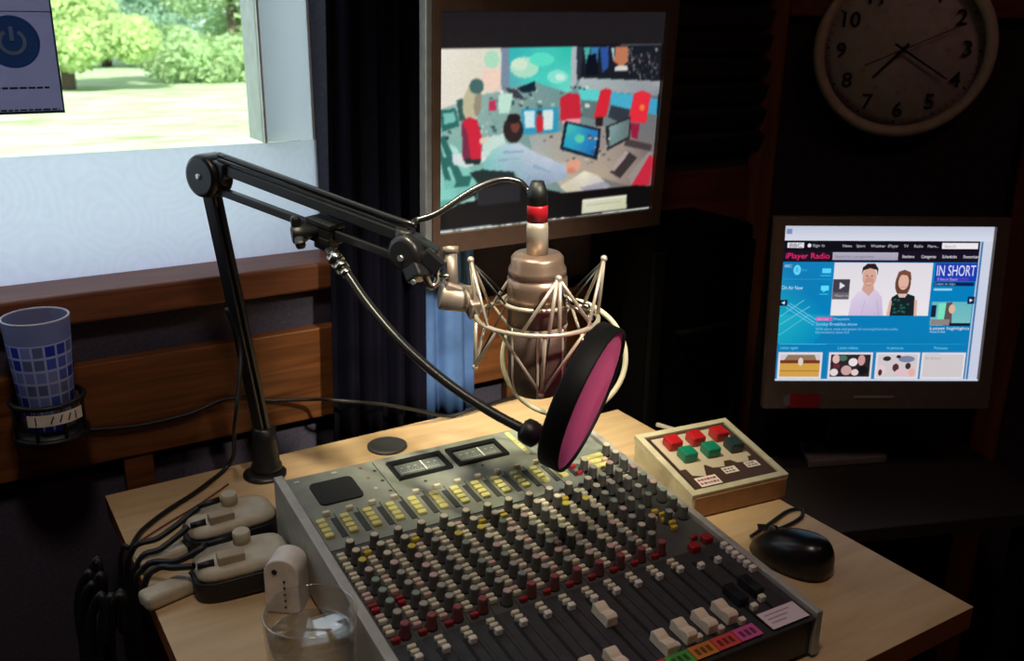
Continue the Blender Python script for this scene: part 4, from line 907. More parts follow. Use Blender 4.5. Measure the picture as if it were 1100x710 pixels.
P.rect(24, 640, 218, 722, (206, 160, 70)); P.rect(24, 640, 218, 656, (120, 50, 30)); P.poly([(44, 640), (60, 614), (190, 614), (200, 640)], (140, 116, 90)); P.ell(124, 648, 12, 20, (220, 206, 196)); P.rect(24, 690, 218, 696, (180, 120, 60))
P.rect(270, 612, 464, 722, (40, 36, 40))
for c_, x, y, rx, ry in (((220, 180, 176), 296, 634, 18, 22), ((200, 160, 156), 350, 690, 26, 24), ((230, 220, 220), 380, 650, 22, 20), ((70, 110, 90), 330, 630, 20, 14), ((200, 150, 150), 420, 640, 18, 26), ((220, 214, 214), 290, 700, 20, 18), ((100, 40, 50), 300, 670, 18, 14), ((20, 20, 24), 430, 690, 26, 22), ((226, 200, 200), 392, 700, 18, 16)): P.ell(x, y, rx, ry, c_)
for c_, x, y, rx, ry in (((52, 40, 48), 544, 632, 20, 12), ((120, 130, 160), 640, 634, 40, 16), ((226, 200, 206), 520, 690, 24, 26), ((90, 40, 52), 590, 676, 16, 20), ((220, 190, 196), 620, 700, 30, 20), ((60, 40, 50), 650, 668, 14, 16), ((40, 34, 44), 600, 622, 12, 8), ((70, 40, 50), 516, 700, 10, 16), ((230, 170, 160), 670, 700, 16, 20)): P.ell(x, y, rx, ry, c_)
P.text('On demand', 730, 634, 11, (150, 146, 150)); P.rect(728, 606, 800, 608, (150, 160, 190)); P.rect(0, 733, 1000, 740, (206, 220, 240)); P.rect(940, 70, 950, 733, (60, 120, 170)); 
P.build('screen', SCREEN, mon2, wm(mon2).inverted() @ SP2, fn=pg)
# red sticker and name plate on the lower bezel
P_ = Paint(0.0001); P_.poly([s2(*a) for a in ((846, 421), (879, 421), (878, 436), (845, 436))], (150, 30, 40)); P_.poly([s2(*a) for a in ((840, 424), (847, 421), (846, 434), (840, 434))], (120, 110, 110)); P_.build('bezel_sticker', PAINT, mon2, wm(mon2).inverted() @ SP2 @ Matrix.Translation((0, 0, 0.0085)))
P_ = Paint(0.0001); P_.poly([s2(*a) for a in ((915, 423), (958, 423), (957, 426), (915, 426))], (150, 140, 128)); P_.build('name_plate', PAINT, mon2, wm(mon2).inverted() @ SP2 @ Matrix.Translation((0, 0, 0.0085)))

# ------------------------------------------------------------------ wall clock
CK = onplane(970, 53, PA - na * 0.022, na); ck = thing('wall_clock', 'round white wall clock with black numerals on the dark panel', 'clock', CK)
RC = 0.1385; fr_ = -na
m = MB(); m.lathe([(RC - 0.012, -0.0195), (RC, -0.018), (RC, 0.010), (RC - 0.003, 0.020), (RC - 0.010, 0.022), (RC - 0.017, 0.017), (RC - 0.018, 0.004)], CK, fr_, 64, caps=False); m.build('rim', mat('clock_rim', (212, 198, 180), 0.45), ck)
MB().lathe([(RC - 0.004, -0.0195), (RC - 0.004, 0.0), (0.001, 0.0005)], CK, fr_, 64).build('dial', mat('clock_dial', (216, 208, 208), 0.6), ck)
CM = Matrix((ua, V((0, 0, 1)), ua.cross(V((0, 0, 1))))).transposed().to_4x4(); CM.translation = CK
if (CM.to_3x3() @ V((0, 0, 1))).dot(fr_) < 0: raise RuntimeError('dial faces the wall')
P = Paint(0.00004); ink = (26, 22, 26)
for k in range(60):
    a = k * PI / 30; r0 = RC - 0.026; P.line((r0 * math.sin(a), r0 * math.cos(a)), ((r0 + 0.005) * math.sin(a), (r0 + 0.005) * math.cos(a)), 0.0024 if k % 5 == 0 else 0.0009, ink)
for k in range(1, 13):
    a = k * PI / 6 - math.radians(2); r0 = 0.095; P.text(str(k), r0 * math.sin(a), r0 * math.cos(a) - 0.0115, 0.024, ink, center=True, flip=False, bold=0.018)
for k in range(1, 13):
    a = k * PI / 6; r0 = 0.068; P.text(str(k + 12), r0 * math.sin(a), r0 * math.cos(a) - 0.003, 0.0055, (190, 120, 116), center=True, flip=False)
P.build('numerals', PAINT, ck, wm(ck).inverted() @ CM @ Matrix.Translation((0, 0, 0.0012)))
def hand(name, deg, l, back, w, h, mt):
    a = math.radians(deg); d = V((math.sin(a), math.cos(a), 0)); n2 = V((d.y, -d.x, 0)); mm = MB()
    mm.prism([-d * back - n2 * w / 2, d * l - n2 * w * 0.35, d * l + n2 * w * 0.35, -d * back + n2 * w / 2], (0, 0, 0.0012)); mm.bm.transform(CM @ Matrix.Translation((0, 0, h))); mm.build(name, mt, ck)
HB = mat('hand_black', (22, 18, 20), 0.5)
hand('hour_hand', 222, 0.062, 0.012, 0.0050, 0.005, HB); hand('minute_hand', 122, 0.084, 0.016, 0.0036, 0.0075, HB); hand('second_hand', 65, 0.092, 0.062, 0.0020, 0.010, mat('hand_dark_red', (70, 26, 26), 0.5))
MB().cyl(CK, CK + fr_ * 0.013, 0.0042, n=16).build('hub', HB, ck)
g_ = MB(); g_.lathe([(RC - 0.0165, 0.0165), (0.06, 0.0172), (0.001, 0.0176)], CK, fr_, 48, caps=False); g_.build('cover_glass', glassmat('clock_glass', (0.97, 0.97, 0.97), 0.03), ck)

# ------------------------------------------------------------------ talkback button box
b0 = V((0.692, 0.712, 0)); dx = (V((0.834, 0.694, 0)) - V((0.704, 0.710, 0))).normalized(); dyv = V((-dx.y, dx.x, 0)); BWD, BDP = 0.139, 0.128
tb = thing('button_box', 'cream sloping desktop box with red and green push buttons', 'control box', b0, math.atan2(dx.y, dx.x))
ZF0, ZF1 = 0.030, 0.052
def bx(x, y, h=0.0):
    s_ = (ZF1 - ZF0) / BDP; n = V((0, -s_, 1)).normalized(); return V((x, y, ZF0 + y * s_)) + n * h
bs = math.atan2(ZF1 - ZF0, BDP); BMX = Matrix.Translation((0, 0, ZF0)) @ Matrix.Rotation(bs, 4, 'X')
MB().prism([(0, 0, 0.001), (0, BDP, 0.001), (0, BDP, ZF1 - 0.003), (0, 0, ZF0 - 0.003)], (BWD, 0, 0), 0.003).build('case', CREAM, tb, True)
MB().box((BWD / 2, -0.0008, 0.0145), (BWD - 0.006, 0.0016, 0.025), bev=0.0006).build('front_shade_panel', mat('shaded_front_tan', (160, 114, 76), 0.55), tb, True)['label'] = 'tan panel for the shaded front'  # added panel; its tan puts the shade of the cream front into colour
LD = BDP / math.cos(bs); fwid = 0.0085
m = MB()
for x0, x1, y0, y1 in ((0, BWD, 0, fwid), (0, BWD, LD - fwid, LD), (0, fwid, fwid, LD - fwid), (BWD - fwid, BWD, fwid, LD - fwid)): m.box(((x0 + x1) / 2, (y0 + y1) / 2, -0.0015), (x1 - x0, y1 - y0, 0.006))
m.bm.transform(BMX); m.build('top_frame', CREAM, tb, True)
m = MB(); m.box((BWD / 2, LD / 2, -0.0025), (BWD - 2 * fwid, LD - 2 * fwid, 0.003)); m.bm.transform(BMX); m.build('panel', mat('panel_brown', (66, 44, 36), 0.5), tb, True)
P_ = Paint(0.00006); P_.rect(0.016, 0.050, BWD - 0.018, LD - 0.013, (186, 172, 150)); P_.rect(0.0125, 0.011, 0.014, LD - 0.012, (30, 22, 20))
P_.poly([(0.024, 0.050), (0.050, 0.050), (0.040, 0.030), (0.024, 0.036)], (186, 172, 150))
for i, x in enumerate((0.034, 0.070, 0.106)):
    if i: P_.poly([(x - 0.018, 0.051), (x + 0.010, 0.051), (x + 0.004, 0.040), (x - 0.012, 0.042)], (186, 172, 150))
P_.build('panel_print', PAINT, tb, BMX @ Matrix.Translation((0, 0, -0.0008)))
for (x0, y0, w_, h_, tx) in ((0.022, 0.013, 0.030, 0.017, 'ON AIR'), (0.066, 0.026, 0.020, 0.012, 'TB'), (0.1005, 0.0285, 0.019, 0.011, 'CUE')):
    P_ = Paint(0.00006); P_.rect(x0, y0, x0 + w_, y0 + h_, (222, 208, 200))
    for r_ in range(2):
        x_ = x0 + 0.002
        while x_ < x0 + w_ - 0.004: q_ = random.uniform(0.002, 0.005); P_.rect(x_, y0 + h_ * (0.2 + 0.38 * r_), x_ + q_, y0 + h_ * (0.4 + 0.38 * r_), (150, 70, 80) if x0 < 0.03 else (90, 80, 80)); x_ += q_ + 0.0012
    P_.build('button_label', PAINT, tb, BMX @ Matrix.Translation((0, 0, -0.0004)))
for row, (y, rgb, nm) in enumerate(((0.096, (176, 26, 34), 'red'), (0.069, (20, 120, 92), 'green'))):
    for i, x in enumerate((0.034, 0.068, 0.103)):
        c_ = rgb if not (row == 1 and i == 2) else (34, 52, 52)
        m = MB(); m.box((x + row * 0.004, y, 0.0055), (0.019, 0.019, 0.013), bev=0.002); m.bm.transform(BMX); o = m.build('push_button', mat('button_%s_%d' % (nm, c_[0]), c_, 0.35), tb, True)
        if row == 1 and i == 2: o['label'] = 'darkened green push button'
cbx = thing('box_cable', 'short grey cable leaving the back of the cream button box', 'cable', b0 + dyv * 0.14)
MB().tube([on(738, 466, 2, 0.02), on(722, 461, 2, 0.020), on(706, 456, 2, 0.018)], 0.0032, 8).build('cord', mat('grey_cable', (176, 170, 160), 0.5), cbx)

# ------------------------------------------------------------------ mouse
mo_c = V((0.724, 0.592, 0)); ms = thing('computer_mouse', 'black computer mouse on the desk beside the mixing console', 'mouse', mo_c, math.radians(8))
m = MB(); n = 28; rings = []
for j in range(9):
    t = j / 8; a = t * PI / 2; ring_ = []
    for k in range(n):
        th = 2 * PI * k / n; cx_ = math.cos(th); cy_ = math.sin(th)
        w_ = 0.0295 * (1 - 0.12 * max(0, cy_) ** 2) ; l_ = 0.047
        x_ = w_ * (abs(cx_) ** 0.85) * math.copysign(1, cx_) * math.cos(a) ** 0.6 if t < 1 else 0; y_ = l_ * (abs(cy_) ** 0.9) * math.copysign(1, cy_) * math.cos(a) ** 0.6 if t < 1 else -0.008
        hgt = 0.036 * math.sin(a) * (1 - 0.28 * (y_ / 0.047)) ; ring_.append(m.bm.verts.new((x_, y_ - 0.008 * math.sin(a), 0.002 + hgt)))
    rings.append(ring_)
for a_, b_ in zip(rings, rings[1:]):
    for k in range(n):
        try: f = m.bm.faces.new((a_[k], a_[(k + 1) % n], b_[(k + 1) % n], b_[k])); f.smooth = True
        except ValueError: pass
m.bm.faces.new(rings[0][::-1]); bmesh.ops.remove_doubles(m.bm, verts=m.bm.verts[:], dist=1e-5)
m.build('shell', mat('mouse_black', (16, 16, 18), 0.28), ms, True)
MB().box((0, 0.031, 0.0272), (0.0012, 0.026, 0.006), Euler((-0.35, 0, 0)).to_matrix()).build('button_split', mat('mouse_seam', (6, 6, 6), 0.6), ms, True)
MB().lathe([(0.004, -0.0025), (0.0055, -0.0015), (0.0055, 0.0015), (0.004, 0.0025)], (0, 0.024, 0.0270), V((1, 0, 0)), 16).build('scroll_wheel', mat('wheel_grey', (70, 70, 74), 0.5), ms, True)
msc = thing('mouse_cable', 'thin black cable looping from the front of the mouse', 'cable', on(850, 556, 2, 0))
MB().tube([mo_c + V((-0.006, 0.051, 0.006)), on(826, 563, 2, .004), on(846, 549, 2, .003), on(861, 547, 2, .003), on(860, 556, 2, .003), on(842, 566, 2, .003), on(822, 572, 2, 0.003)], 0.0021, 8).build('cord', RUBBER, msc)

# ------------------------------------------------------------------ glass of water
gc = V((0.214, 0.650, 0)); gl = thing('water_glass', 'clear glass tumbler of water at the front of the desk', 'glass', gc)
GLS = glassmat('clear_glass', (0.97, 0.97, 0.96), 0.06, 0.03, True)
m = MB(); m.lathe([(0.001, 0.0005), (0.033, 0.0005), (0.0345, 0.003), (0.0385, 0.084), (0.0382, 0.0855), (0.0368, 0.0855), (0.0364, 0.084), (0.0325, 0.008), (0.001, 0.0075)], gc, n=48, caps=False); m.build('tumbler', GLS, gl)
WTR = glassmat('water', (0.95, 0.96, 0.96), 0.16, 0.06, True)
m = MB(); m.lathe([(0.001, 0.0083), (0.0322, 0.0085), (0.0348, 0.0615), (0.0352, 0.0625), (0.0345, 0.0618), (0.001, 0.0616)], gc, n=48, caps=False); m.build('water', WTR, gl)

# ------------------------------------------------------------------ patterned tumbler in its wall holder
tc_ = V((0.081, 1.135, 0)); tz0, tz1 = 0.094, 0.224
tu = thing('patterned_tumbler', 'frosted tumbler with blue and grey mosaic squares in the wall holder', 'tumbler', tc_ + V((0, 0, tz0)))
tm = bpy.data.materials.new('mosaic_glass'); tm.use_nodes = True; nt = tm.node_tree; b = nt.nodes['Principled BSDF']
t_ = nt.nodes.new('ShaderNodeTexCoord'); sp = nt.nodes.new('ShaderNodeSeparateXYZ'); nt.links.new(t_.outputs['Object'], sp.inputs[0])
at2 = nt.nodes.new('ShaderNodeMath'); at2.operation = 'ARCTAN2'; nt.links.new(sp.outputs['Y'], at2.inputs[0]); nt.links.new(sp.outputs['X'], at2.inputs[1])
mu_ = nt.nodes.new('ShaderNodeMath'); mu_.operation = 'MULTIPLY'; mu_.inputs[1].default_value = 2.60; nt.links.new(at2.outputs[0], mu_.inputs[0])
mz_ = nt.nodes.new('ShaderNodeMath'); mz_.operation = 'MULTIPLY'; mz_.inputs[1].default_value = 66.0; nt.links.new(sp.outputs['Z'], mz_.inputs[0])
cm_ = nt.nodes.new('ShaderNodeCombineXYZ'); nt.links.new(mu_.outputs[0], cm_.inputs[0]); nt.links.new(mz_.outputs[0], cm_.inputs[1])
bk = nt.nodes.new('ShaderNodeTexBrick'); bk.offset = 0.0; bk.inputs['Scale'].default_value = 1.0; bk.inputs['Brick Width'].default_value = 1.0; bk.inputs['Row Height'].default_value = 1.0; bk.inputs['Mortar Size'].default_value = 0.10; bk.inputs['Mortar Smooth'].default_value = 0.1
bk.inputs['Mortar'].default_value = lin((206, 214, 244)); nt.links.new(cm_.outputs[0], bk.inputs['Vector'])
fl = nt.nodes.new('ShaderNodeVectorMath'); fl.operation = 'FLOOR'; nt.links.new(cm_.outputs[0], fl.inputs[0]); wn = nt.nodes.new('ShaderNodeTexWhiteNoise'); nt.links.new(fl.outputs[0], wn.inputs['Vector'])
rp = nt.nodes.new('ShaderNodeValToRGB'); rp.color_ramp.interpolation = 'CONSTANT'; rp.color_ramp.elements[0].color = lin((48, 78, 190)); rp.color_ramp.elements[1].color = lin((150, 164, 214)); rp.color_ramp.elements[1].position = 0.28
e3 = rp.color_ramp.elements.new(0.55); e3.color = lin((120, 132, 170)); e4 = rp.color_ramp.elements.new(0.8); e4.color = lin((86, 116, 206))
nt.links.new(wn.outputs['Value'], rp.inputs['Fac']); nt.links.new(rp.outputs['Color'], bk.inputs['Color1']); nt.links.new(rp.outputs['Color'], bk.inputs['Color2'])
gt = nt.nodes.new('ShaderNodeMath'); gt.operation = 'GREATER_THAN'; gt.inputs[1].default_value = 0.1065; nt.links.new(sp.outputs['Z'], gt.inputs[0])
mxn = nt.nodes.new('ShaderNodeMix'); mxn.data_type = 'RGBA'; nt.links.new(gt.outputs[0], mxn.inputs[0]); nt.links.new(bk.outputs['Color'], mxn.inputs[6]); mxn.inputs[7].default_value = lin((150, 158, 196)); nt.links.new(mxn.outputs[2], b.inputs['Base Color'])
b.inputs['Roughness'].default_value = 0.35; b.inputs['Transmission Weight'].default_value = 0.0
trl = nt.nodes.new('ShaderNodeBsdfTranslucent'); nt.links.new(mxn.outputs[2], trl.inputs['Color']); ms_ = nt.nodes.new('ShaderNodeMixShader'); ms_.inputs[0].default_value = 0.5
nt.links.new(b.outputs[0], ms_.inputs[1]); nt.links.new(trl.outputs[0], ms_.inputs[2]); nt.links.new(ms_.outputs[0], nt.nodes['Material Output'].inputs[0]); MATS['mosaic_glass'] = tm
m = MB(); H_ = tz1 - tz0
m.lathe([(0.001, 0.0), (0.026, 0.0), (0.0275, 0.003), (0.0355, H_), (0.0350, H_ + 0.0012), (0.0336, H_ + 0.0012), (0.0330, H_), (0.0255, 0.006), (0.001, 0.006)], tc_ + V((0, 0, tz0)), n=48, caps=False); m.build('tumbler_body', tm, tu)
MB().tube([tc_ + V((0.0345 * math.cos(a), 0.0345 * math.sin(a), tz1 + 0.001)) for a in [k * PI / 20 for k in range(40)]], 0.0013, 8, True, False).build('rim', mat('tumbler_rim', (206, 206, 222), 0.3), tu)
ho = thing('tumbler_holder', 'black ring holder fixed to the wooden rail, carrying the mosaic tumbler', 'holder', tc_ + V((0, 0.05, tz0)))
m = MB()
for z in (0.086, 0.128): m.tube([tc_ + V((0.0385 * math.cos(a), 0.0385 * math.sin(a), z)) for a in [k * PI / 16 for k in range(32)]], 0.0032, 8, True, False)
for k in range(8): a = k * PI / 4 + 0.3; m.tube([tc_ + V((0.0385 * math.cos(a), 0.0385 * math.sin(a), 0.086)), tc_ + V((0.0385 * math.cos(a), 0.0385 * math.sin(a), 0.128))], 0.0022, 6, smooth=False)
m.build('wire_basket', RUBBER, ho)
MB().lathe([(0.0385, 0.082), (0.0385, 0.0875), (0.036, 0.092), (0.001, 0.0925)], tc_, n=32).build('base_plate', RUBBER, ho)
m = MB(); m.box((tc_.x, 1.183, 0.107), (0.045, 0.010, 0.055), bev=0.003); m.bar((tc_.x, 1.172, 0.128), (tc_.x, 1.182, 0.12), 0.02, 0.008); m.build('wall_plate', BLACK, ho)
# curved price tag on the basket
P_ = Paint(0.00005); tgw = 0.040
cam_a = math.atan2(CAM.y - tc_.y, CAM.x - tc_.x) + 0.16
m = MB(); prev = None; bmv = []
for k in range(13):
    a = cam_a - 0.74 + k * 1.48 / 12; p = tc_ + V((0.0424 * math.cos(a), 0.0424 * math.sin(a), 0)); bmv.append((p + V((0, 0, 0.1085)), p + V((0, 0, 0.1225))))
for (l0, u0), (l1, u1) in zip(bmv, bmv[1:]): m.bm.faces.new([m.bm.verts.new(v) for v in (l0, l1, u1, u0)])
bmesh.ops.remove_doubles(m.bm, verts=m.bm.verts[:], dist=1e-6); pt_ = m.build('paper_tag', mat('tag_paper', (232, 226, 214), 0.6), ho)
m = MB()
for s_, hh, sl in ((-0.52, 0.010, 0), (-0.16, 0.008, 0.05), (0.06, 0.008, 0.05), (0.28, 0.008, 0.05), (0.5, 0.009, 0)):
    a = cam_a + s_ * 1.0; p = tc_ + V((0.0427 * math.cos(a), 0.0427 * math.sin(a), 0.1155)); a2 = a + sl * 1.6; p2 = tc_ + V((0.0427 * math.cos(a2), 0.0427 * math.sin(a2), 0.1155)); m.tube([p - V((0, 0, hh / 2)), p2 + V((0, 0, hh / 2))], 0.0007, 5, smooth=False)
m.build('tag_lettering', mat('tag_ink', (50, 44, 50), 0.7), pt_)

# ------------------------------------------------------------------ two junction boxes, plugs and the white bracket at the left of the console
def cue_box(label, c, ang, w, d, h):
    t = thing('junction_box', label, 'junction box', c, ang, 'junction boxes beside the console')
    def ell(n_=28, a=1.0):
        return [(a * w / 2 * math.copysign(abs(math.cos(q_)) ** 0.5, math.cos(q_)), a * d / 2 * math.copysign(abs(math.sin(q_)) ** 0.5, math.sin(q_))) for q_ in [k * 2 * PI / n_ for k in range(n_)]]
    def loft(levels, name, mt):
        mm = MB(); rg = [[mm.bm.verts.new((x, y, z + tilt_ * x)) for x, y in ell(a=s_)] for s_, z in levels for tilt_ in (0.05,)]
        for A, B in zip(rg, rg[1:]):
            for k in range(28): f = mm.bm.faces.new((A[k], A[(k + 1) % 28], B[(k + 1) % 28], B[k])); f.smooth = True
        mm.bm.faces.new(rg[0][::-1]); mm.bm.faces.new(rg[-1]); return mm.build(name, mt, t, True)
    loft([(0.98, 0.003), (1.0, 0.006), (1.02, h * 0.62), (1.0, h * 0.68)], 'base_shell', RUBBER)
    loft([(0.95, h * 0.685), (0.94, h * 0.84), (0.87, h * 0.95), (0.74, h)], 'top_shell', mat('putty_plastic', (190, 180, 158), 0.55))
    MB().box((-0.012, -0.012, h + 0.001), (0.026, 0.015, 0.014), bev=0.0015).build('socket_block', mat('putty_dark', (166, 150, 126), 0.55), t, True)
    MB().lathe([(0.009, h - 0.002), (0.009, h + 0.011), (0.008, h + 0.013)], (0.004, 0.017, 0), n=18).build('dial_knob', MATS['putty_plastic'], t, True)
    m_ = MB(); m_.cyl((-0.028, -0.012, h), (-0.044, -0.010, h - 0.001), 0.0042, 0.003, n=10); m_.cyl((-0.006, 0.017, h + 0.008), (-0.030, 0.018, h + 0.004), 0.0036, 0.003, n=10); m_.build('jack_plugs', RUBBER, t, True)
    return t
BOXA = V((0.213, 0.850, 0)); BOXB = V((0.226, 0.935, 0))
cue_box('putty and black junction box nearer the water glass', BOXA, math.radians(-6), 0.098, 0.060, 0.036)
cue_box('putty and black junction box farther from the water glass', BOXB, math.radians(-2), 0.098, 0.060, 0.036)
for lb, c, an, ln in (('beige plug lying at the desk edge, farther from the glass', (0.150, 0.925, 0), 10, 0.050), ('beige plug lying at the desk edge, nearer the glass', (0.141, 0.858, 0), 14, 0.052)):
    t = thing('plug', lb, 'plug', c, math.radians(an), 'plugs at the desk edge'); m = MB(); m.box((0, 0, 0.0085), (ln, 0.024, 0.016), bev=0.005, seg=3); m.build('plug_body', MATS['putty_plastic'], t, True)
    m = MB(); m.box((ln / 2 + 0.0045, 0, 0.009), (0.009, 0.017, 0.012), bev=0.001); m.build('plug_face', RUBBER, t, True)
wb = thing('paper_bracket', 'small white curved cover standing between the junction box and console', 'cover', V((0.238, 0.787, 0)), math.radians(-38))
m = MB(); pr = [(0.017 * math.cos(a), 0.044 + 0.015 * math.sin(a)) for a in [k * PI / 10 for k in range(11)]]
m.prism([V((x, -0.014, z)) for x, z in [(0.017, 0.001)] + pr + [(-0.017, 0.001)]], (0, 0.030, 0), 0.0012); m.build('cover_shell', mat('white_plastic', (222, 214, 204), 0.5), wb, True)
m = MB(); m.cyl((-0.006, -0.0142, 0.046), (-0.006, -0.0148, 0.046), 0.0028, n=12)
for k in range(5): m.cyl((0.003, -0.0142, 0.036 - k * 0.007), (0.003, -0.0147, 0.036 - k * 0.007), 0.0013, n=8)
m.build('holes', mat('hole_dark', (30, 24, 22), 0.8), wb, True)

# ------------------------------------------------------------------ loose cables
def cable(name, label, pts, r, mt=RUBBER, n=8):
    m_ = MB(); m_.tube(pts, r, n); return tag(m_.build(name, mt), label, 'cable')
yw = 1.174
cable('wall_cable', 'black cable running along the wooden rail towards the microphone', [on(92, 462, 1, yw), on(150, 457, 1, yw), on(205, 444, 1, yw), on(245, 428, 1, yw), on(290, 430, 1, yw), on(335, 429, 1, yw - 0.02), on(360, 430, 1, 1.118), on(410, 434, 1, 1.108), on(450, 441, 1, 1.106), on(480, 447, 1, 1.106), on(505, 441, 1, 1.106), on(540, 430, 2, 0.004), on(590, 416, 2, 0.004)], 0.0026)
cable('arm_cable', 'black cable hanging from the boom arm down to the desk edge', [B0 + d1 * 0.17 + sx * 0.016, on(258, 372, 1, 1.05), on(257, 410, 1, 1.03), on(252, 460, 1, 1.02), on(248, 496, 2, 0.012), on(215, 525, 2, 0.004), on(180, 548, 2, 0.004), on(152, 570, 2, 0.004), on(140, 588, 2, 0.006), V((0.119, 0.968, 0.006)), V((0.112, 0.965, -0.04)), V((0.108, 0.96, -0.25)), V((0.11, 0.96, -0.5))], 0.0026)
cable('thin_red_cable', 'thin reddish cable lying on the desk behind the junction boxes', [on(245, 520, 2, 0.0015), on(215, 541, 2, 0.0015), on(180, 562, 2, 0.0015), on(152, 580, 2, 0.0015)], 0.0011, mat('dull_red_cable', (120, 66, 56), 0.5))
for i, (lb, p) in enumerate((('black lead from the top knob of the farther junction box', [BOXB + V((-0.028, 0.018, 0.040)), on(195, 560, 2, 0.030), on(170, 578, 2, 0.022), V((0.124, 0.945, 0.012)), V((0.115, 0.945, -0.06)), V((0.110, 0.94, -0.4))]),
        ('black lead from the front socket of the farther junction box', [BOXB + V((-0.046, -0.010, 0.0355)), on(188, 578, 2, 0.028), on(172, 590, 2, 0.022), V((0.126, 0.918, 0.014)), V((0.115, 0.917, -0.05)), V((0.11, 0.917, -0.4))]),
        ('black lead from the top knob of the nearer junction box', [BOXA + V((-0.030, 0.021, 0.041)), on(215, 590, 2, 0.040), on(190, 603, 2, 0.030), V((0.128, 0.897, 0.018)), V((0.115, 0.896, -0.04)), V((0.110, 0.896, -0.4))]),
        ('black lead from the front socket of the nearer junction box', [BOXA + V((-0.048, -0.005, 0.036)), V((0.150, 0.862, 0.030)), V((0.138, 0.876, 0.026)), V((0.124, 0.878, 0.012)), V((0.115, 0.876, -0.05)), V((0.109, 0.874, -0.4))]))):
    cable('junction_lead', lb, p, 0.0034)['group'] = 'leads from the junction boxes'
m = MB()
for k in range(9):
    x = 0.075 + random.uniform(-0.014, 0.014); y = 0.90 + random.uniform(-0.035, 0.045)
    m.tube([(x + 0.010, y + random.uniform(-.01, .01), -0.03), (x + 0.012, y, 0.004 + random.uniform(0, 0.02)), (x - 0.004, y + random.uniform(-.01, .01), -0.05), (x + random.uniform(-.01, .01), y - 0.02, -0.30), (x, y - 0.03, -0.7)], 0.0042, 8)
tag(m.build('cable_bundle', RUBBER), 'thick tangle of black cables drooping over the desk edge by the plugs', 'cable bundle', kind='stuff')

# ------------------------------------------------------------------ dark furniture round the far corner
lv = thing('vent_panel', 'black slatted vent panel on the wall beside the larger monitor', 'vent', (1.1, YW - 0.02, 0.33))
m = MB(); m.box((1.135, YW - 0.006, 0.52), (0.20, 0.010, 0.36)); m.build('backing', DARKFAB, lv)
m = MB()
for k in range(9): m.box((1.135, YW - 0.019, 0.355 + k * 0.040), (0.20, 0.018, 0.026), Euler((0.35, 0, 0)).to_matrix())
m.build('slats', mat('vent_black', (36, 32, 30), 0.6), lv)
eq = thing('dark_filler_case', 'black case added to keep the wall behind the desk corner dark', 'case', (0.985, 1.06, ZF))  # added black block, hides the lit wall so this corner stays dark
m = MB(); m.box((0.975, 1.095, -0.245), (0.21, 0.15, 1.0), bev=0.012); m.build('shell', mat('case_black', (7, 6, 6), 0.95, spec=0.05), eq)
m = MB()
for x in (0.885, 1.065): m.box((x, 1.018, -0.25), (0.02, 0.01, 0.96), bev=0.002)
m.build('edge_strips', mat('case_trim', (10, 9, 9), 0.9, spec=0.1), eq)
MB().tube([(0.93, 1.016, 0.10), (0.935, 1.0, 0.105), (1.015, 1.0, 0.105), (1.02, 1.016, 0.10)], 0.005, 8).build('handle', MATS['case_trim'], eq)
# side table parallel to the angled wall
e0 = V((1.018, 0.731, -0.12)); e1 = V((1.166, 0.676, -0.12)); td = (e1 - e0).normalized(); tn = V((-td.y, td.x, 0))
st_ = thing('side_table', 'dark side table carrying the smaller monitor', 'table', V((1.19, 0.85, ZF)))
c0 = e0 - td * 0.10; c1 = e0 + td * 0.34
tp_ = [c0, c1, c1 + tn * 0.34, c0 + tn * 0.21]
MB().prism([V((p.x, p.y, -0.12)) for p in tp_], (0, 0, -0.022), 0.002).build('tabletop', mat('dark_table', (46, 38, 36), 0.45), st_)
for p, ox, oy in ((c0, 1, 1), (c1, -1, 1), (c1 + tn * 0.34, -1, -1), (c0 + tn * 0.21, 1, -1)):
    q_ = p + td * 0.03 * ox + tn * 0.03 * oy; MB().box((q_.x, q_.y, (ZF - 0.142) / 2), (0.03, 0.03, -0.142 - ZF)).build('leg', BLACKM, st_)
bxo = thing('cardboard_box', 'brown cardboard box on the floor below the angled wall', 'box', (1.52, 0.44, ZF), math.radians(-48))
m = MB(); m.box((0, 0, 0.19), (0.24, 0.26, 0.38)); m.build('carton', mat('brown_card', (138, 84, 56), 0.85), bxo, True)
m = MB(); m.box((0, -0.155, 0.40), (0.24, 0.10, 0.003), Euler((0.7, 0, 0)).to_matrix()); m.box((-0.15, 0, 0.405), (0.09, 0.25, 0.003), Euler((0, 0.6, 0)).to_matrix()); m.build('flaps', MATS['brown_card'], bxo, True)

# ------------------------------------------------------------------ light
wd = bpy.data.worlds.new('World'); S.world = wd; wd.use_nodes = True; nt = wd.node_tree
sky = nt.nodes.new('ShaderNodeTexSky'); sky.sky_type = 'HOSEK_WILKIE'; sky.turbidity = 4.0; sky.ground_albedo = 0.4; sky.sun_direction = V((-0.3, -0.6, 0.75)).normalized()
hz_ = nt.nodes.new('ShaderNodeMix'); hz_.data_type = 'RGBA'; hz_.inputs[0].default_value = 0.65; hz_.inputs[7].default_value = (0.20, 0.205, 0.215, 1); nt.links.new(sky.outputs[0], hz_.inputs[6])
bg = nt.nodes['Background']; nt.links.new(hz_.outputs[2], bg.inputs['Color']); bg.inputs['Strength'].default_value = 9.0
def light(name, kind, loc, energy, col, **kw):
    l = bpy.data.lights.new(name, kind); l.energy = energy; l.color = col
    for k, v in kw.items(): setattr(l, k, v)
    o = bpy.data.objects.new(name, l); COL.objects.link(o); o.location = loc; return o
def aim(o, p): o.rotation_euler = (V(p) - o.location).to_track_quat('-Z', 'Y').to_euler()
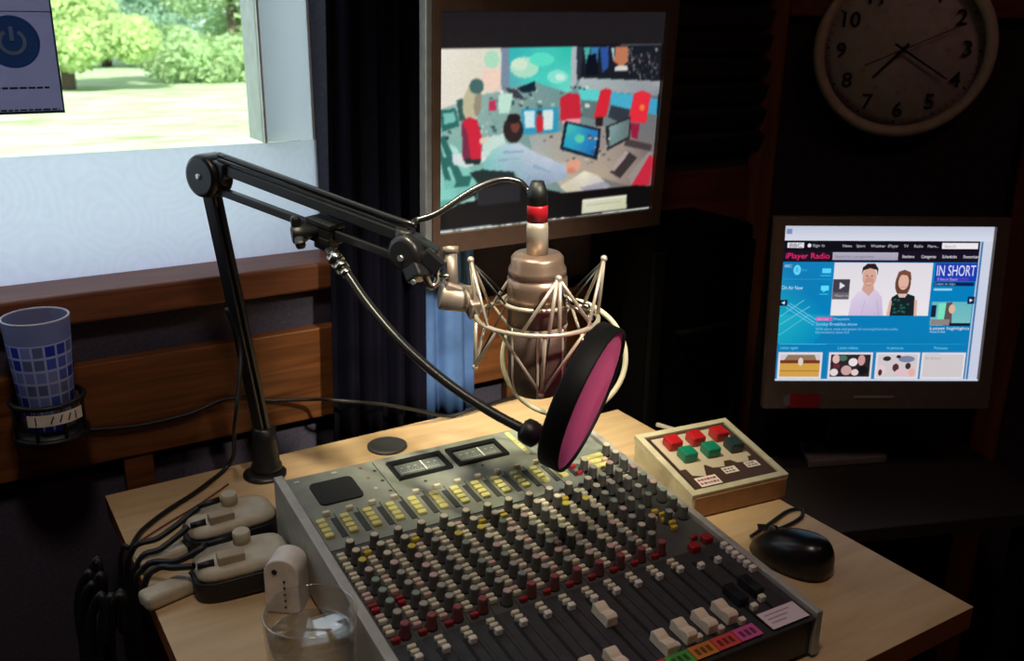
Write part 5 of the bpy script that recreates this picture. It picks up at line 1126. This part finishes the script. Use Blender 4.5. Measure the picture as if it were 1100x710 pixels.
sun = light('sun', 'SUN', (0, -10, 20), 9.0, (1, 0.96, 0.88), angle=0.02); sun.rotation_euler = (V((0.25, 0.6, -0.76))).to_track_quat('-Z', 'Y').to_euler()
sp_ = light('unseen_spotlight', 'SPOT', (0.10, 0.75, 1.42), 122.0, (1.0, 0.92, 0.62), spot_size=math.radians(27), spot_blend=1.0, shadow_soft_size=0.05); aim(sp_, (0.62, 0.94, 0.05))
front_fill = light('unseen_spotlight', 'SPOT', (0.56, -0.30, 1.34), 190.0, (1.0, 0.92, 0.74), spot_size=math.radians(19), spot_blend=1.0, shadow_soft_size=0.05); aim(front_fill, (0.565, 0.95, 0.14))  # unseen front spot added to brighten the blue cloth, rail and pink mesh
dl = light('desk_fill', 'SPOT', (0.08, 0.20, 1.66), 25.0, (1.0, 0.84, 0.72), spot_size=math.radians(78), spot_blend=1.0, shadow_soft_size=0.12); aim(dl, (0.20, 0.72, 0))  # unseen fill added to lift the left of the desk
rl = light('reddish_fill', 'AREA', (1.0, -0.3, 1.70), 1.3, (1.0, 0.46, 0.38), size=0.4); aim(rl, (1.2, 0.5, 0.2))  # unseen reddish fill added for the clock wall

# ------------------------------------------------------------------ camera
cd = bpy.data.cameras.new('camera'); cd.sensor_width = 36.0; cd.sensor_fit = 'HORIZONTAL'; cd.lens = FPX / 1100 * 36.0; cd.dof.use_dof = True; cd.dof.focus_distance = 1.0; cd.dof.aperture_fstop = 9.0; cd.clip_start = 0.02; cd.clip_end = 200
co = bpy.data.objects.new('camera', cd); COL.objects.link(co)
Mx = Matrix((_r[0], -_r[1], -_r[2])).transposed().to_4x4(); Mx.translation = CAM; co.matrix_world = Mx
S.camera = co
vs_ = S.view_settings; vs_.view_transform = 'Standard'; vs_.look = 'None'; vs_.gamma = 1.0; vs_.exposure = 0.0; vs_.use_curve_mapping = False
S.cycles.max_bounces = 10; S.cycles.transparent_max_bounces = 12; S.cycles.use_denoising = True; S.cycles.sample_clamp_indirect = 6.0; S.cycles.caustics_reflective = False; S.cycles.caustics_refractive = False
